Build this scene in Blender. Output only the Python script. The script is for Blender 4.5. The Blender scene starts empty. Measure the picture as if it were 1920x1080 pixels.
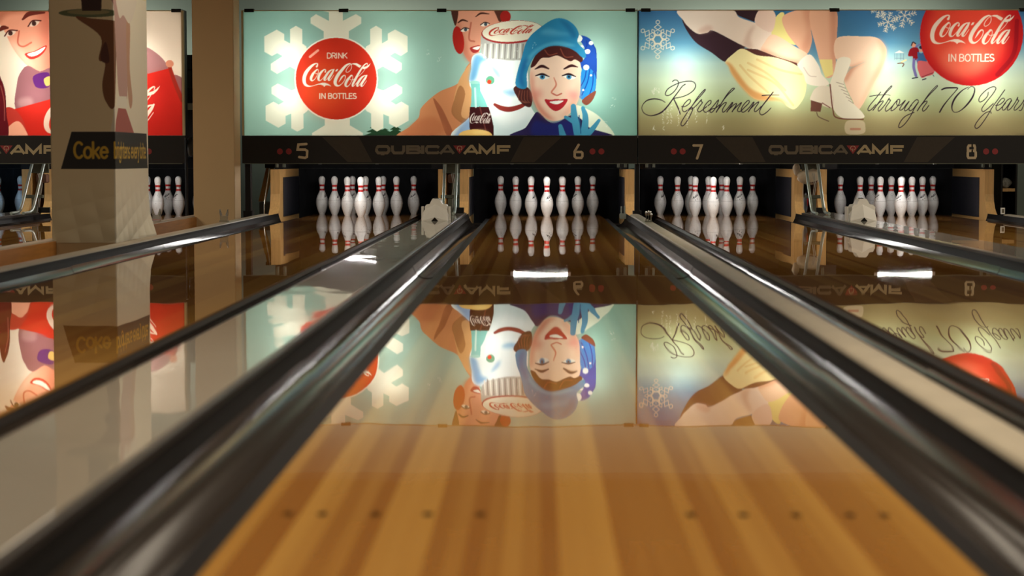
import bpy, math, random
import numpy as np
from mathutils import Vector, Matrix

random.seed(7)
scene = bpy.context.scene
col = scene.collection

# ------------------------------------------------------------------ camera
F = 3733.0                       # 70 mm on a 36 mm frame, in photo pixels
CAM_Z = 0.56
theta = math.atan(244.0 / F)     # tilt down
psi = math.atan(52.0 / F * math.cos(theta))   # turned a little away from the lane axis
sp, cp, st, ct = math.sin(psi), math.cos(psi), math.sin(theta), math.cos(theta)
RIGHT = Vector((cp, sp, 0))
FWD = Vector((-sp * ct, cp * ct, -st))
UP = Vector((-sp * st, cp * st, ct))
EYE = Vector((0, 0, CAM_Z))
cam_data = bpy.data.cameras.new('camera')
cam = bpy.data.objects.new('camera', cam_data)
col.objects.link(cam)
cam.matrix_world = Matrix(((RIGHT.x, UP.x, -FWD.x, EYE.x), (RIGHT.y, UP.y, -FWD.y, EYE.y),
                           (RIGHT.z, UP.z, -FWD.z, EYE.z), (0, 0, 0, 1)))
cam_data.sensor_width = 36.0
cam_data.lens = 36.0 * F / 1920.0
cam_data.clip_end = 200
cam_data.dof.use_dof = True
cam_data.dof.focus_distance = 18.4
cam_data.dof.aperture_fstop = 3.8
scene.camera = cam

# ------------------------------------------------------------------ world, exposure
world = bpy.data.worlds.new('world')
scene.world = world
world.use_nodes = True
world.node_tree.nodes['Background'].inputs[0].default_value = (0.9, 0.95, 1.0, 1)
world.node_tree.nodes['Background'].inputs[1].default_value = 0.02
vs = scene.view_settings
vs.view_transform = 'Standard'
vs.look = 'None'
vs.gamma = 1.0
vs.exposure = 0.0
vs.use_curve_mapping = False
scene.cycles.use_denoising = True
scene.cycles.max_bounces = 8
scene.cycles.sample_clamp_indirect = 6.0

ROOM_H = 2.78
WALL_Y = 21.0
FLOOR_Z = -0.16


def area_light(name, loc, sx, sy, power, color, rot=(0, 0, 0), parent=None):
    d = bpy.data.lights.new(name, 'AREA')
    d.shape = 'RECTANGLE'
    d.size, d.size_y = sx, sy
    d.energy = power
    d.color = color
    o = bpy.data.objects.new(name, d)
    col.objects.link(o)
    o.location = loc
    o.rotation_euler = rot
    o.parent = parent
    return o


P_APPROACH = 66.0      # each ceiling panel above the approach
P_LANE = 135.0          # added fill panels out of view, to the sides of the far lanes
P_MID = 34.0  # added fill above the middle of the lanes
P_SERVICE = 18.0       # strip lamps behind the machines
P_BACKLIGHT = 3.0     # each lamp in a masking unit
E_TUBE = 76.0          # pin light tubes

LAMP_ROWS = (0.3, 4.2)
for lx in (-3.4, 0.2, 3.8):
    for ly in LAMP_ROWS:
        area_light('approach_lamp', (lx, ly, ROOM_H - 0.12), 2.0, 0.9, P_APPROACH, (1.0, 0.86, 0.66))
for lx in (-4.6, -1.8, 0.1, 2.0, 3.58):
    area_light('service_lamp', (lx, 20.44, 1.54), 1.2, 0.12, P_SERVICE, (0.95, 1.0, 0.90), (math.radians(95), 0, 0))
for lx in (-1.2, 2.2):  # added fill lamps that brighten the far lanes and cappings
    area_light('lane_fill_light', (lx, 12.6, ROOM_H - 0.12), 2.6, 1.6, P_MID, (1.0, 0.88, 0.70))
for lx in (-6.4, 5.9):  # added fill lamps set aside to brighten the tan pillar and sensor fronts
    area_light('lane_fill_light', (lx, 13.7, ROOM_H - 0.12), 2.6, 1.6, P_LANE, (1.0, 0.88, 0.70))


def at(px, py, Y=None, X=None, Z=None):
    """photo pixel -> point on the plane Y=, X= or Z= that it lies on"""
    d = FWD + RIGHT * ((px - 960.0) / F) + UP * ((540.0 - py) / F)
    if Y is not None:
        t = Y / d.y
    elif X is not None:
        t = X / d.x
    else:
        t = (Z - CAM_Z) / d.z
    return EYE + d * t


# ------------------------------------------------------------------ helpers
def tag(o, label=None, cat=None, group=None, kind=None):
    if label: o['label'] = label
    if cat: o['category'] = cat
    if group: o['group'] = group
    if kind: o['kind'] = kind
    return o


def empty(name, loc=(0, 0, 0), parent=None):
    o = bpy.data.objects.new(name, None)
    col.objects.link(o)
    o.location = loc
    o.empty_display_size = 0.1
    o.parent = parent
    return o


def link(name, data, parent=None, loc=(0, 0, 0), rot=(0, 0, 0)):
    o = bpy.data.objects.new(name, data)
    col.objects.link(o)
    o.parent = parent
    o.location = loc
    o.rotation_euler = rot
    return o


class MB:
    """collects shapes into one mesh"""
    def __init__(s):
        s.v = []; s.f = []; s.sm = []

    def add(s, vs_, fs, smooth=False):
        n = len(s.v)
        s.v += [tuple(v) for v in vs_]
        s.f += [tuple(i + n for i in f) for f in fs]
        s.sm += [smooth] * len(fs)
        return s

    def box(s, x0, x1, y0, y1, z0, z1):
        vs_ = [(x, y, z) for z in (z0, z1) for y in (y0, y1) for x in (x0, x1)]
        return s.add(vs_, [(0, 2, 3, 1), (4, 5, 7, 6), (0, 1, 5, 4), (2, 6, 7, 3), (0, 4, 6, 2), (1, 3, 7, 5)])

    def bbox(s, x0, x1, y0, y1, z0, z1, b=0.004):
        """box with the four edges along its longest run chamfered"""
        dx, dy, dz = x1 - x0, y1 - y0, z1 - z0
        def ring(a0, a1, b0, b1):
            return [(a0 + b, b0), (a1 - b, b0), (a1, b0 + b), (a1, b1 - b), (a1 - b, b1), (a0 + b, b1), (a0, b1 - b), (a0, b0 + b)]
        if dz >= dx and dz >= dy:
            return s.prism([(x, y) for x, y in ring(x0, x1, y0, y1)], z0, z1, 'z')
        if dy >= dx:
            return s.prism([(x, z) for x, z in ring(x0, x1, z0, z1)], y0, y1, 'y')
        return s.prism([(y, z) for y, z in ring(y0, y1, z0, z1)], x0, x1, 'x')

    def prism(s, pts, a0, a1, axis, smooth=False):
        n = len(pts)
        def mk(p, a):
            return {'x': (a, p[0], p[1]), 'y': (p[0], a, p[1]), 'z': (p[0], p[1], a)}[axis]
        vs_ = [mk(p, a0) for p in pts] + [mk(p, a1) for p in pts]
        sides = [(i, (i + 1) % n, n + (i + 1) % n, n + i) for i in range(n)]
        s.add(vs_, sides, smooth)
        s.add(vs_[:n], [tuple(range(n))[::-1]])
        s.add(vs_[n:], [tuple(range(n))])
        return s

    def sweep(s, pts, y0, y1, smooth=True):
        """open profile (x,z) swept along y"""
        n = len(pts)
        vs_ = [(p[0], y0, p[1]) for p in pts] + [(p[0], y1, p[1]) for p in pts]
        return s.add(vs_, [(i, i + 1, n + i + 1, n + i) for i in range(n - 1)], smooth)

    def lathe(s, prof, n=24, c=(0, 0, 0)):
        vs_ = []
        for r, z in prof:
            for k in range(n):
                a = 2 * math.pi * k / n
                vs_.append((c[0] + r * math.cos(a), c[1] + r * math.sin(a), c[2] + z))
        fs = []
        for i in range(len(prof) - 1):
            for k in range(n):
                k2 = (k + 1) % n
                fs.append((i * n + k, i * n + k2, (i + 1) * n + k2, (i + 1) * n + k))
        s.add(vs_, fs, True)
        if prof[0][0] > 1e-5:
            s.add(vs_[:n], [tuple(range(n))[::-1]])
        if prof[-1][0] > 1e-5:
            s.add(vs_[-n:], [tuple(range(n))])
        return s

    def tube(s, path, r, n=10, caps=True):
        path = [Vector(p) for p in path]
        rings = []
        for i, p in enumerate(path):
            d = (path[min(i + 1, len(path) - 1)] - path[max(i - 1, 0)]).normalized()
            a = Vector((0, 0, 1)) if abs(d.z) < 0.9 else Vector((1, 0, 0))
            u = d.cross(a).normalized(); w = d.cross(u)
            rr = r[i] if isinstance(r, (list, tuple)) else r
            rings.append([p + u * rr * math.cos(2 * math.pi * k / n) + w * rr * math.sin(2 * math.pi * k / n) for k in range(n)])
        vs_ = [v for g in rings for v in g]
        fs = [(i * n + k, i * n + (k + 1) % n, (i + 1) * n + (k + 1) % n, (i + 1) * n + k)
              for i in range(len(path) - 1) for k in range(n)]
        s.add(vs_, fs, True)
        if caps:
            s.add(rings[0], [tuple(range(n))]); s.add(rings[-1], [tuple(range(n))[::-1]])
        return s

    def ribbon(s, pts, w, y, cap=True):
        """flat stroke in the XZ plane at depth y; pts (x,z), width w"""
        n = len(pts)
        P = [Vector((p[0], p[1])) for p in pts]
        L, R = [], []
        for i in range(n):
            if i == 0: d = (P[1] - P[0]).normalized(); m = 1
            elif i == n - 1: d = (P[-1] - P[-2]).normalized(); m = 1
            else:
                a = (P[i] - P[i - 1]).normalized(); b = (P[i + 1] - P[i]).normalized()
                d = a + b
                d = d.normalized() if d.length > 1e-6 else a
                m = 1 / max(0.45, abs(d.dot(b)))
            nrm = Vector((-d.y, d.x)) * (w[i] if isinstance(w, (list, tuple)) else w) * 0.5 * m
            L.append(P[i] + nrm); R.append(P[i] - nrm)
        vs_ = [(p.x, y, p.y) for p in L] + [(p.x, y, p.y) for p in R]
        s.add(vs_, [(i, i + 1, n + i + 1, n + i) for i in range(n - 1)])
        return s

    def disc(s, cx, cz, r, y, n=24):
        return s.add([(cx + r * math.cos(2 * math.pi * k / n), y, cz + r * math.sin(2 * math.pi * k / n)) for k in range(n)], [tuple(range(n))])

    def mesh(s, name, mat):
        me = bpy.data.meshes.new(name)
        me.from_pydata(s.v, [], s.f)
        me.polygons.foreach_set('use_smooth', s.sm)
        me.materials.append(mat)
        me.validate()
        me.update()
        return me

    def build(s, name, mat, parent=None, loc=(0, 0, 0), rot=(0, 0, 0)):
        return link(name, s.mesh(name, mat), parent, loc, rot)


# ------------------------------------------------------------------ materials
def srgb(c):
    return tuple(((v / 255) / 12.92 if v / 255 <= 0.04045 else ((v / 255 + 0.055) / 1.055) ** 2.4) for v in c)


def mat_new(name):
    m = bpy.data.materials.new(name)
    m.use_nodes = True
    nt = m.node_tree
    return m, nt, nt.nodes['Principled BSDF']


def N(nt, t, **kw):
    n = nt.nodes.new(t)
    for k, v in kw.items():
        setattr(n, k, v)
    return n


def plain(name, c, rough=0.5, metal=0.0, coat=0.0, coat_rough=0.05, vary=0.12, scale=12.0, stretch=(1, 1, 1), spec=0.5, bump=0.0):
    """one colour with a little procedural unevenness"""
    m, nt, b = mat_new(name)
    tc = N(nt, 'ShaderNodeTexCoord')
    mp = N(nt, 'ShaderNodeMapping')
    mp.inputs['Scale'].default_value = stretch
    no = N(nt, 'ShaderNodeTexNoise')
    no.inputs['Scale'].default_value = scale
    no.inputs['Detail'].default_value = 4
    nt.links.new(tc.outputs['Object'], mp.inputs[0])
    nt.links.new(mp.outputs[0], no.inputs['Vector'])
    mx = N(nt, 'ShaderNodeMix', data_type='RGBA')
    lin = srgb(c)
    mx.inputs['A'].default_value = tuple(v * (1 - vary) for v in lin) + (1,)
    mx.inputs['B'].default_value = tuple(min(1, v * (1 + vary)) for v in lin) + (1,)
    nt.links.new(no.outputs['Fac'], mx.inputs['Factor'])
    nt.links.new(mx.outputs['Result'], b.inputs['Base Color'])
    b.inputs['Roughness'].default_value = rough
    b.inputs['Metallic'].default_value = metal
    b.inputs['Coat Weight'].default_value = coat
    b.inputs['Coat Roughness'].default_value = coat_rough
    b.inputs['Specular IOR Level'].default_value = spec
    if bump:
        bp = N(nt, 'ShaderNodeBump')
        bp.inputs['Strength'].default_value = bump
        bp.inputs['Distance'].default_value = 0.002
        nt.links.new(no.outputs['Fac'], bp.inputs['Height'])
        nt.links.new(bp.outputs[0], b.inputs['Normal'])
    return m


def wavy_normal(nt, amp, scale, stretch):
    """surface normal tilted by a slow noise: the slight waviness of a real lane"""
    tc = N(nt, 'ShaderNodeTexCoord')
    geo = N(nt, 'ShaderNodeNewGeometry')
    mp = N(nt, 'ShaderNodeMapping')
    mp.inputs['Scale'].default_value = stretch
    no = N(nt, 'ShaderNodeTexNoise')
    no.inputs['Scale'].default_value = scale
    no.inputs['Detail'].default_value = 2
    nt.links.new(geo.outputs['Position'], mp.inputs[0])
    nt.links.new(mp.outputs[0], no.inputs['Vector'])
    sub = N(nt, 'ShaderNodeVectorMath', operation='SUBTRACT')
    sub.inputs[1].default_value = (0.5, 0.5, 0.5)
    nt.links.new(no.outputs['Color'], sub.inputs[0])
    sc = N(nt, 'ShaderNodeVectorMath', operation='MULTIPLY')
    sc.inputs[1].default_value = amp
    nt.links.new(sub.outputs[0], sc.inputs[0])
    ad = N(nt, 'ShaderNodeVectorMath', operation='ADD')
    nt.links.new(sc.outputs[0], ad.inputs[0])
    nt.links.new(geo.outputs['Normal'], ad.inputs[1])
    nm = N(nt, 'ShaderNodeVectorMath', operation='NORMALIZE')
    nt.links.new(ad.outputs[0], nm.inputs[0])
    return nm.outputs[0]


def lane_wood(name, per_object, dark, light):
    m, nt, b = mat_new(name)
    geo = N(nt, 'ShaderNodeNewGeometry')
    mp = N(nt, 'ShaderNodeMapping')
    mp.inputs['Scale'].default_value = (60, 1.2, 1)
    no = N(nt, 'ShaderNodeTexNoise')
    no.inputs['Scale'].default_value = 1.0
    no.inputs['Detail'].default_value = 5
    nt.links.new(geo.outputs['Position'], mp.inputs[0])
    nt.links.new(mp.outputs[0], no.inputs['Vector'])
    if per_object:
        oi = N(nt, 'ShaderNodeObjectInfo')
        base = oi.outputs['Alpha']      # tone of each board
    else:
        sx = N(nt, 'ShaderNodeSeparateXYZ')
        nt.links.new(geo.outputs['Position'], sx.inputs[0])
        mu = N(nt, 'ShaderNodeMath', operation='MULTIPLY'); mu.inputs[1].default_value = 37.0
        nt.links.new(sx.outputs['X'], mu.inputs[0])
        fl = N(nt, 'ShaderNodeMath', operation='FLOOR')
        nt.links.new(mu.outputs[0], fl.inputs[0])
        wn = N(nt, 'ShaderNodeTexWhiteNoise', noise_dimensions='1D')
        nt.links.new(fl.outputs[0], wn.inputs['W'])
        base = wn.outputs['Value']
    mm = N(nt, 'ShaderNodeMath', operation='MULTIPLY_ADD')
    mm.inputs[1].default_value = 0.75
    nt.links.new(base, mm.inputs[0])
    m2 = N(nt, 'ShaderNodeMath', operation='MULTIPLY'); m2.inputs[1].default_value = 0.3
    nt.links.new(no.outputs['Fac'], m2.inputs[0])
    nt.links.new(m2.outputs[0], mm.inputs[2])
    cr = N(nt, 'ShaderNodeValToRGB')
    cr.color_ramp.elements[0].position = 0.08
    cr.color_ramp.elements[0].color = srgb(dark) + (1,)
    cr.color_ramp.elements[1].position = 0.92
    cr.color_ramp.elements[1].color = srgb(light) + (1,)
    nt.links.new(mm.outputs[0], cr.inputs[0])
    nt.links.new(cr.outputs[0], b.inputs['Base Color'])
    b.inputs['Roughness'].default_value = 0.35
    b.inputs['Specular IOR Level'].default_value = 0.0
    b.inputs['Coat Weight'].default_value = 1.0
    b.inputs['Coat Roughness'].default_value = 0.013
    b.inputs['Coat IOR'].default_value = 1.5
    nt.links.new(wavy_normal(nt, (0.0022, 0.0034, 0.0), 1.0, (5.0, 2.2, 1.0)), b.inputs['Coat Normal'])
    return m


def print_translucent(name):
    """backlit printed sheet: the print is the colour attribute 'ink'"""
    m, nt, b = mat_new(name)
    nt.nodes.remove(b)
    out = nt.nodes['Material Output']
    a = N(nt, 'ShaderNodeAttribute', attribute_name='ink')
    tr = N(nt, 'ShaderNodeBsdfTranslucent')
    df = N(nt, 'ShaderNodeBsdfDiffuse')
    mx = N(nt, 'ShaderNodeMixShader')
    mx.inputs[0].default_value = 0.4
    nt.links.new(a.outputs['Color'], tr.inputs[0])
    nt.links.new(a.outputs['Color'], df.inputs[0])
    nt.links.new(tr.outputs[0], mx.inputs[1])
    nt.links.new(df.outputs[0], mx.inputs[2])
    nt.links.new(mx.outputs[0], out.inputs[0])
    return m


def print_opaque(name, rough=0.5):
    m, nt, b = mat_new(name)
    a = N(nt, 'ShaderNodeAttribute', attribute_name='ink')
    nt.links.new(a.outputs['Color'], b.inputs['Base Color'])
    b.inputs['Roughness'].default_value = rough
    return m


def emitter(name, c, s):
    m, nt, b = mat_new(name)
    b.inputs['Base Color'].default_value = (0.8, 0.8, 0.8, 1)
    b.inputs['Emission Color'].default_value = tuple(c) + (1,)
    b.inputs['Emission Strength'].default_value = s
    return m


def pin_plastic():
    m, nt, b = mat_new('pin_plastic')
    tc = N(nt, 'ShaderNodeTexCoord')
    oi = N(nt, 'ShaderNodeObjectInfo')
    sx = N(nt, 'ShaderNodeSeparateXYZ')
    nt.links.new(tc.outputs['Object'], sx.inputs[0])
    # thin belly seam
    d = N(nt, 'ShaderNodeMath', operation='SUBTRACT'); d.inputs[1].default_value = 0.143
    nt.links.new(sx.outputs['Z'], d.inputs[0])
    ab = N(nt, 'ShaderNodeMath', operation='ABSOLUTE'); nt.links.new(d.outputs[0], ab.inputs[0])
    lt = N(nt, 'ShaderNodeMath', operation='LESS_THAN'); lt.inputs[1].default_value = 0.0016
    nt.links.new(ab.outputs[0], lt.inputs[0])
    # scuffs
    off = N(nt, 'ShaderNodeVectorMath', operation='MULTIPLY_ADD')
    off.inputs[1].default_value = (1, 1, 1)
    nt.links.new(tc.outputs['Object'], off.inputs[0])
    cmb = N(nt, 'ShaderNodeCombineXYZ')
    mu = N(nt, 'ShaderNodeMath', operation='MULTIPLY'); mu.inputs[1].default_value = 9.0
    nt.links.new(oi.outputs['Random'], mu.inputs[0])
    nt.links.new(mu.outputs[0], cmb.inputs[0])
    nt.links.new(cmb.outputs[0], off.inputs[2])
    no = N(nt, 'ShaderNodeTexNoise'); no.inputs['Scale'].default_value = 130; no.inputs['Detail'].default_value = 3
    nt.links.new(off.outputs[0], no.inputs['Vector'])
    cr = N(nt, 'ShaderNodeValToRGB')
    cr.color_ramp.elements[0].position = 0.26; cr.color_ramp.elements[0].color = (0.35, 0.34, 0.33, 1)
    cr.color_ramp.elements[1].position = 0.38; cr.color_ramp.elements[1].color = (0.83, 0.82, 0.80, 1)
    nt.links.new(no.outputs['Fac'], cr.inputs[0])
    mx = N(nt, 'ShaderNodeMix', data_type='RGBA')
    nt.links.new(lt.outputs[0], mx.inputs['Factor'])
    nt.links.new(cr.outputs[0], mx.inputs['A'])
    mx.inputs['B'].default_value = (0.5, 0.49, 0.47, 1)
    nt.links.new(mx.outputs['Result'], b.inputs['Base Color'])
    b.inputs['Roughness'].default_value = 0.35
    return m


M = {}
M['lane'] = lane_wood('lane_boards', True, (146, 92, 40), (188, 140, 70))
M['deck'] = lane_wood('pin_deck_wood', False, (112, 72, 34), (160, 112, 58))
M['approach'] = lane_wood('approach_boards', False, (150, 98, 48), (200, 150, 86))
M['fascia_wood'] = plain('division_wood', (190, 126, 58), 0.45, vary=0.3, scale=3, stretch=(8, 1, 14))
M['kick_wood'] = plain('kickback_wood', (214, 168, 104), 0.55, vary=0.22, scale=3, stretch=(22, 22, 2.2), bump=0.1)
M['gutter'] = plain('gutter_plastic', (50, 43, 38), 0.12, vary=0.2, scale=2.5, stretch=(2, 1, 1), spec=0.05)
M['gutter_wall'] = plain('gutter_wall_black', (22, 20, 20), 0.5, vary=0.3, scale=6, spec=0.06)
M['ledge'] = plain('gutter_ledge', (22, 20, 21), 0.5, vary=0.3, scale=6, stretch=(3, 1, 1), spec=0.05)
M['cap'] = plain('cap_vinyl', (150, 142, 128), 0.35, vary=0.14, scale=1.6, stretch=(2, .6, 1), coat=0.8, coat_rough=0.02)
M['cap_narrow'] = plain('narrow_cap_vinyl', (172, 161, 141), 0.45, vary=0.18, scale=6, stretch=(2, 1, 1), spec=0.3)
nt_ = M['cap'].node_tree
nt_.links.new(wavy_normal(nt_, (0.010, 0.016, 0.0), 1.0, (5.0, 3.0, 1.0)), nt_.nodes['Principled BSDF'].inputs['Coat Normal'])
M['trim'] = plain('cap_trim', (40, 33, 29), 0.3, vary=0.2)
M['black'] = plain('black_paint', (24, 22, 22), 0.6, vary=0.15, spec=0.3)
M['fascia'] = plain('mask_fascia_black', (33, 30, 28), 0.55, vary=0.1, scale=30, spec=0.3)
M['fascia_patch'] = plain('mask_fascia_facet', (66, 58, 48), 0.6, vary=0.12, scale=40, spec=0.3)  # lighter brown patches printed on the fascia
M['black_panel'] = plain('kick_plate_black', (50, 50, 58), 0.45, vary=0.12, spec=0.4)
M['curtain'] = plain('pit_curtain', (30, 30, 32), 0.9, vary=0.3, spec=0.1)
M['machine'] = plain('machine_grey', (60, 62, 58), 0.5, vary=0.2, spec=0.4)
M['steel'] = plain('rail_steel', (165, 176, 168), 0.35, metal=0.55, vary=0.18, scale=30)
M['dull_steel'] = plain('dull_steel', (96, 98, 84), 0.5, metal=0.4, vary=0.2)
M['chrome'] = plain('bright_metal', (200, 200, 196), 0.18, metal=1.0, vary=0.05)
M['white_plastic'] = plain('sensor_plastic', (240, 237, 228), 0.4, vary=0.05)
M['wall'] = plain('wall_paint', (132, 140, 128), 0.8, vary=0.05, scale=2)
M['dark_wall'] = plain('dark_wall_paint', (86, 80, 72), 0.85, vary=0.06, scale=2)
M['ceiling'] = plain('ceiling_paint', (66, 62, 56), 0.9, vary=0.05, scale=2)
M['floor'] = plain('service_floor', (70, 58, 48), 0.7, vary=0.2, scale=4)
M['pillar'] = plain('pillar_paint', (204, 172, 126), 0.7, vary=0.05, scale=2.5)
M['frame_cream'] = plain('frame_cream', (214, 196, 150), 0.6, vary=0.08)
M['box_white'] = plain('light_box_white', (235, 235, 230), 0.8, vary=0.03)
M['red'] = plain('stripe_red', (196, 32, 26), 0.35, vary=0.08)
M['ink'] = plain('emblem_ink', (34, 32, 34), 0.5, vary=0.2)
M['dot_red'] = plain('dot_red', (150, 36, 38), 0.5, vary=0.08)
M['letter_dim'] = plain('letter_dim', (112, 100, 80), 0.5, vary=0.12, scale=10)
M['letter'] = plain('letter_light', (186, 168, 128), 0.5, vary=0.08)
M['number'] = plain('number_cream', (206, 186, 150), 0.5, vary=0.06)
M['cloth'] = plain('bag_cloth', (205, 190, 165), 0.9, vary=0.18, scale=18)
M['grey_rag'] = plain('grey_rag', (110, 118, 130), 0.9, vary=0.2, scale=20)
M['red_rag'] = plain('red_strap', (190, 40, 40), 0.8, vary=0.1)
M['clear'] = plain('clear_plastic', (205, 205, 195), 0.1, vary=0.05)
M['clear'].node_tree.nodes['Principled BSDF'].inputs['Transmission Weight'].default_value = 0.85
M['dot'] = plain('lane_dot_ink', (52, 34, 20), 0.03, vary=0.1)
M['wire'] = plain('wire_white', (176, 172, 162), 0.5, vary=0.1)
M['mech'] = plain('rusty_mechanism', (92, 56, 34), 0.6, vary=0.3, scale=20)
M['blue_tarp'] = plain('blue_tarp', (26, 32, 62), 0.7, vary=0.25, scale=5)
M['pin'] = pin_plastic()
M['sheet'] = print_translucent('backlit_print')
M['wrap'] = print_opaque('pillar_print', 0.6)
M['tube'] = emitter('tube_glow', (1.0, 0.965, 0.92), E_TUBE)
M['tube_blue'] = emitter('tube_glow_blue', (0.45, 0.72, 1.0), E_TUBE * 1.0)
M['panel_glow'] = emitter('panel_glow', (1.0, 0.86, 0.66), 6.0)

# ------------------------------------------------------------------ flat print: a small painter
def smooth_closed(pts, k=6):
    P = np.array(pts, float); n = len(P); out = []
    for i in range(n):
        p0, p1, p2, p3 = P[i - 1], P[i], P[(i + 1) % n], P[(i + 2) % n]
        for t in np.linspace(0, 1, k, endpoint=False):
            out.append(0.5 * ((2 * p1) + (p2 - p0) * t + (2 * p0 - 5 * p1 + 4 * p2 - p3) * t * t + (3 * p1 - p0 - 3 * p2 + p3) * t ** 3))
    return np.array(out)


def smooth_open(pts, k=7):
    P = np.array(pts, float)
    P = np.vstack([2 * P[0] - P[1], P, 2 * P[-1] - P[-2]]); out = []
    for i in range(1, len(P) - 2):
        p0, p1, p2, p3 = P[i - 1], P[i], P[i + 1], P[i + 2]
        for t in np.linspace(0, 1, k, endpoint=False):
            out.append(0.5 * ((2 * p1) + (p2 - p0) * t + (2 * p0 - 5 * p1 + 4 * p2 - p3) * t * t + (3 * p1 - p0 - 3 * p2 + p3) * t ** 3))
    out.append(P[-2])
    return np.array(out)


def box_blur(a, r):
    r = int(max(1, r))
    for ax in (0, 1):
        for _ in range(2):
            pad = [(0, 0), (0, 0)]; pad[ax] = (r + 1, r)
            c = np.cumsum(np.pad(a, pad, mode='edge'), axis=ax)
            n = a.shape[ax]
            hi = np.take(c, range(2 * r + 1, 2 * r + 1 + n), axis=ax)
            lo = np.take(c, range(0, n), axis=ax)
            a = (hi - lo) / (2 * r + 1)
    return a


class Canvas:
    def __init__(s, x0, y0, x1, y1, base, ss=2):
        s.x0, s.y0, s.ss = x0, y0, ss
        s.W, s.H = int(round((x1 - x0) * ss)), int(round((y1 - y0) * ss))
        s.a = np.empty((s.H, s.W, 3), np.float32); s.a[:] = base
        s.set()

    def set(s, ox=0.0, oy=0.0, k=1.0):
        s.ox, s.oy, s.k = ox, oy, k
        return s

    def m(s, pts):
        p = np.array(pts, float)
        q = p.copy()
        q[:, 0] = (s.ox + p[:, 0] / s.k - s.x0) * s.ss
        q[:, 1] = (s.oy + p[:, 1] / s.k - s.y0) * s.ss
        return q

    def blend(s, y0, x0, mask, color, alpha):
        h, w = mask.shape
        reg = s.a[y0:y0 + h, x0:x0 + w]
        m = (mask * alpha)[..., None]
        reg += (np.array(color, np.float32) - reg) * m

    def poly(s, pts, color, alpha=1.0, smooth=True, soft=0.0):
        q = s.m(pts)
        if smooth: q = smooth_closed(q)
        pad = int(soft * s.ss * 2.5) + 1
        xa, xb = int(max(0, q[:, 0].min() - pad)), int(min(s.W, q[:, 0].max() + pad + 1))
        ya, yb = int(max(0, q[:, 1].min() - pad)), int(min(s.H, q[:, 1].max() + pad + 1))
        if xb <= xa or yb <= ya: return s
        mask = np.zeros((yb - ya, xb - xa), bool)
        xs = np.arange(xa, xb) + 0.5
        for (ax, ay), (bx, by) in zip(q, np.roll(q, -1, 0)):
            if ay == by: continue
            lo, hi = min(ay, by), max(ay, by)
            r0, r1 = max(ya, int(math.ceil(lo - 0.5))), min(yb, int(math.ceil(hi - 0.5)))
            if r1 <= r0: continue
            ys = np.arange(r0, r1) + 0.5
            xi = ax + (ys - ay) * (bx - ax) / (by - ay)
            mask[r0 - ya:r1 - ya] ^= xs[None, :] < xi[:, None]
        mask = mask.astype(np.float32)
        if soft: mask = box_blur(mask, soft * s.ss)
        s.blend(ya, xa, mask, color, alpha)
        return s

    def ell(s, cx, cy, rx, ry, color, rot=0.0, alpha=1.0, soft=0.0):
        c, n = math.cos(rot), math.sin(rot)
        pts = []
        for t in np.linspace(0, 2 * math.pi, 40, endpoint=False):
            u, v = rx * math.cos(t), ry * math.sin(t)
            pts.append((cx + u * c - v * n, cy + u * n + v * c))
        return s.poly(pts, color, alpha, False, soft)

    def stroke(s, pts, w, color, alpha=1.0, smooth=True, wmin=0.0):
        """pts (x,y) or (x,y,w); w in the same units as pts"""
        P = [tuple(p) if len(p) == 3 else (p[0], p[1], w) for p in pts]
        if smooth and len(P) > 2: A = smooth_open(P)
        else: A = np.array(P, float)
        q = s.m(A[:, :2]); r = np.maximum(A[:, 2] / s.k * s.ss * 0.5, wmin * s.ss * 0.5)
        pad = r.max() + 2
        xa, xb = int(max(0, q[:, 0].min() - pad)), int(min(s.W, q[:, 0].max() + pad + 1))
        ya, yb = int(max(0, q[:, 1].min() - pad)), int(min(s.H, q[:, 1].max() + pad + 1))
        if xb <= xa or yb <= ya: return s
        cov = np.zeros((yb - ya, xb - xa), np.float32)
        for i in range(len(q) - 1):
            (ax, ay), (bx, by) = q[i], q[i + 1]
            rm = max(r[i], r[i + 1]) + 1.5
            u0, u1 = int(max(xa, min(ax, bx) - rm)), int(min(xb, max(ax, bx) + rm + 1))
            v0, v1 = int(max(ya, min(ay, by) - rm)), int(min(yb, max(ay, by) + rm + 1))
            if u1 <= u0 or v1 <= v0: continue
            X = np.arange(u0, u1)[None, :] + 0.5; Y = np.arange(v0, v1)[:, None] + 0.5
            dx, dy = bx - ax, by - ay; L = dx * dx + dy * dy
            t = np.clip(((X - ax) * dx + (Y - ay) * dy) / L, 0, 1) if L > 1e-9 else np.zeros((v1 - v0, u1 - u0))
            d = np.hypot(X - ax - t * dx, Y - ay - t * dy)
            c = np.clip(r[i] + (r[i + 1] - r[i]) * t - d + 0.5, 0, 1)
            sl = cov[v0 - ya:v1 - ya, u0 - xa:u1 - xa]
            np.maximum(sl, c, out=sl)
        s.blend(ya, xa, cov, color, alpha)
        return s

    def down(s):
        h, w = s.H // s.ss, s.W // s.ss
        return s.a[:h * s.ss, :w * s.ss].reshape(h, s.ss, w, s.ss, 3).mean((1, 3))


def to_lin(a):
    a = np.clip(a / 255.0, 0, 1)
    return np.where(a <= 0.04045, a / 12.92, ((a + 0.055) / 1.055) ** 2.4).astype(np.float32)


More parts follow.
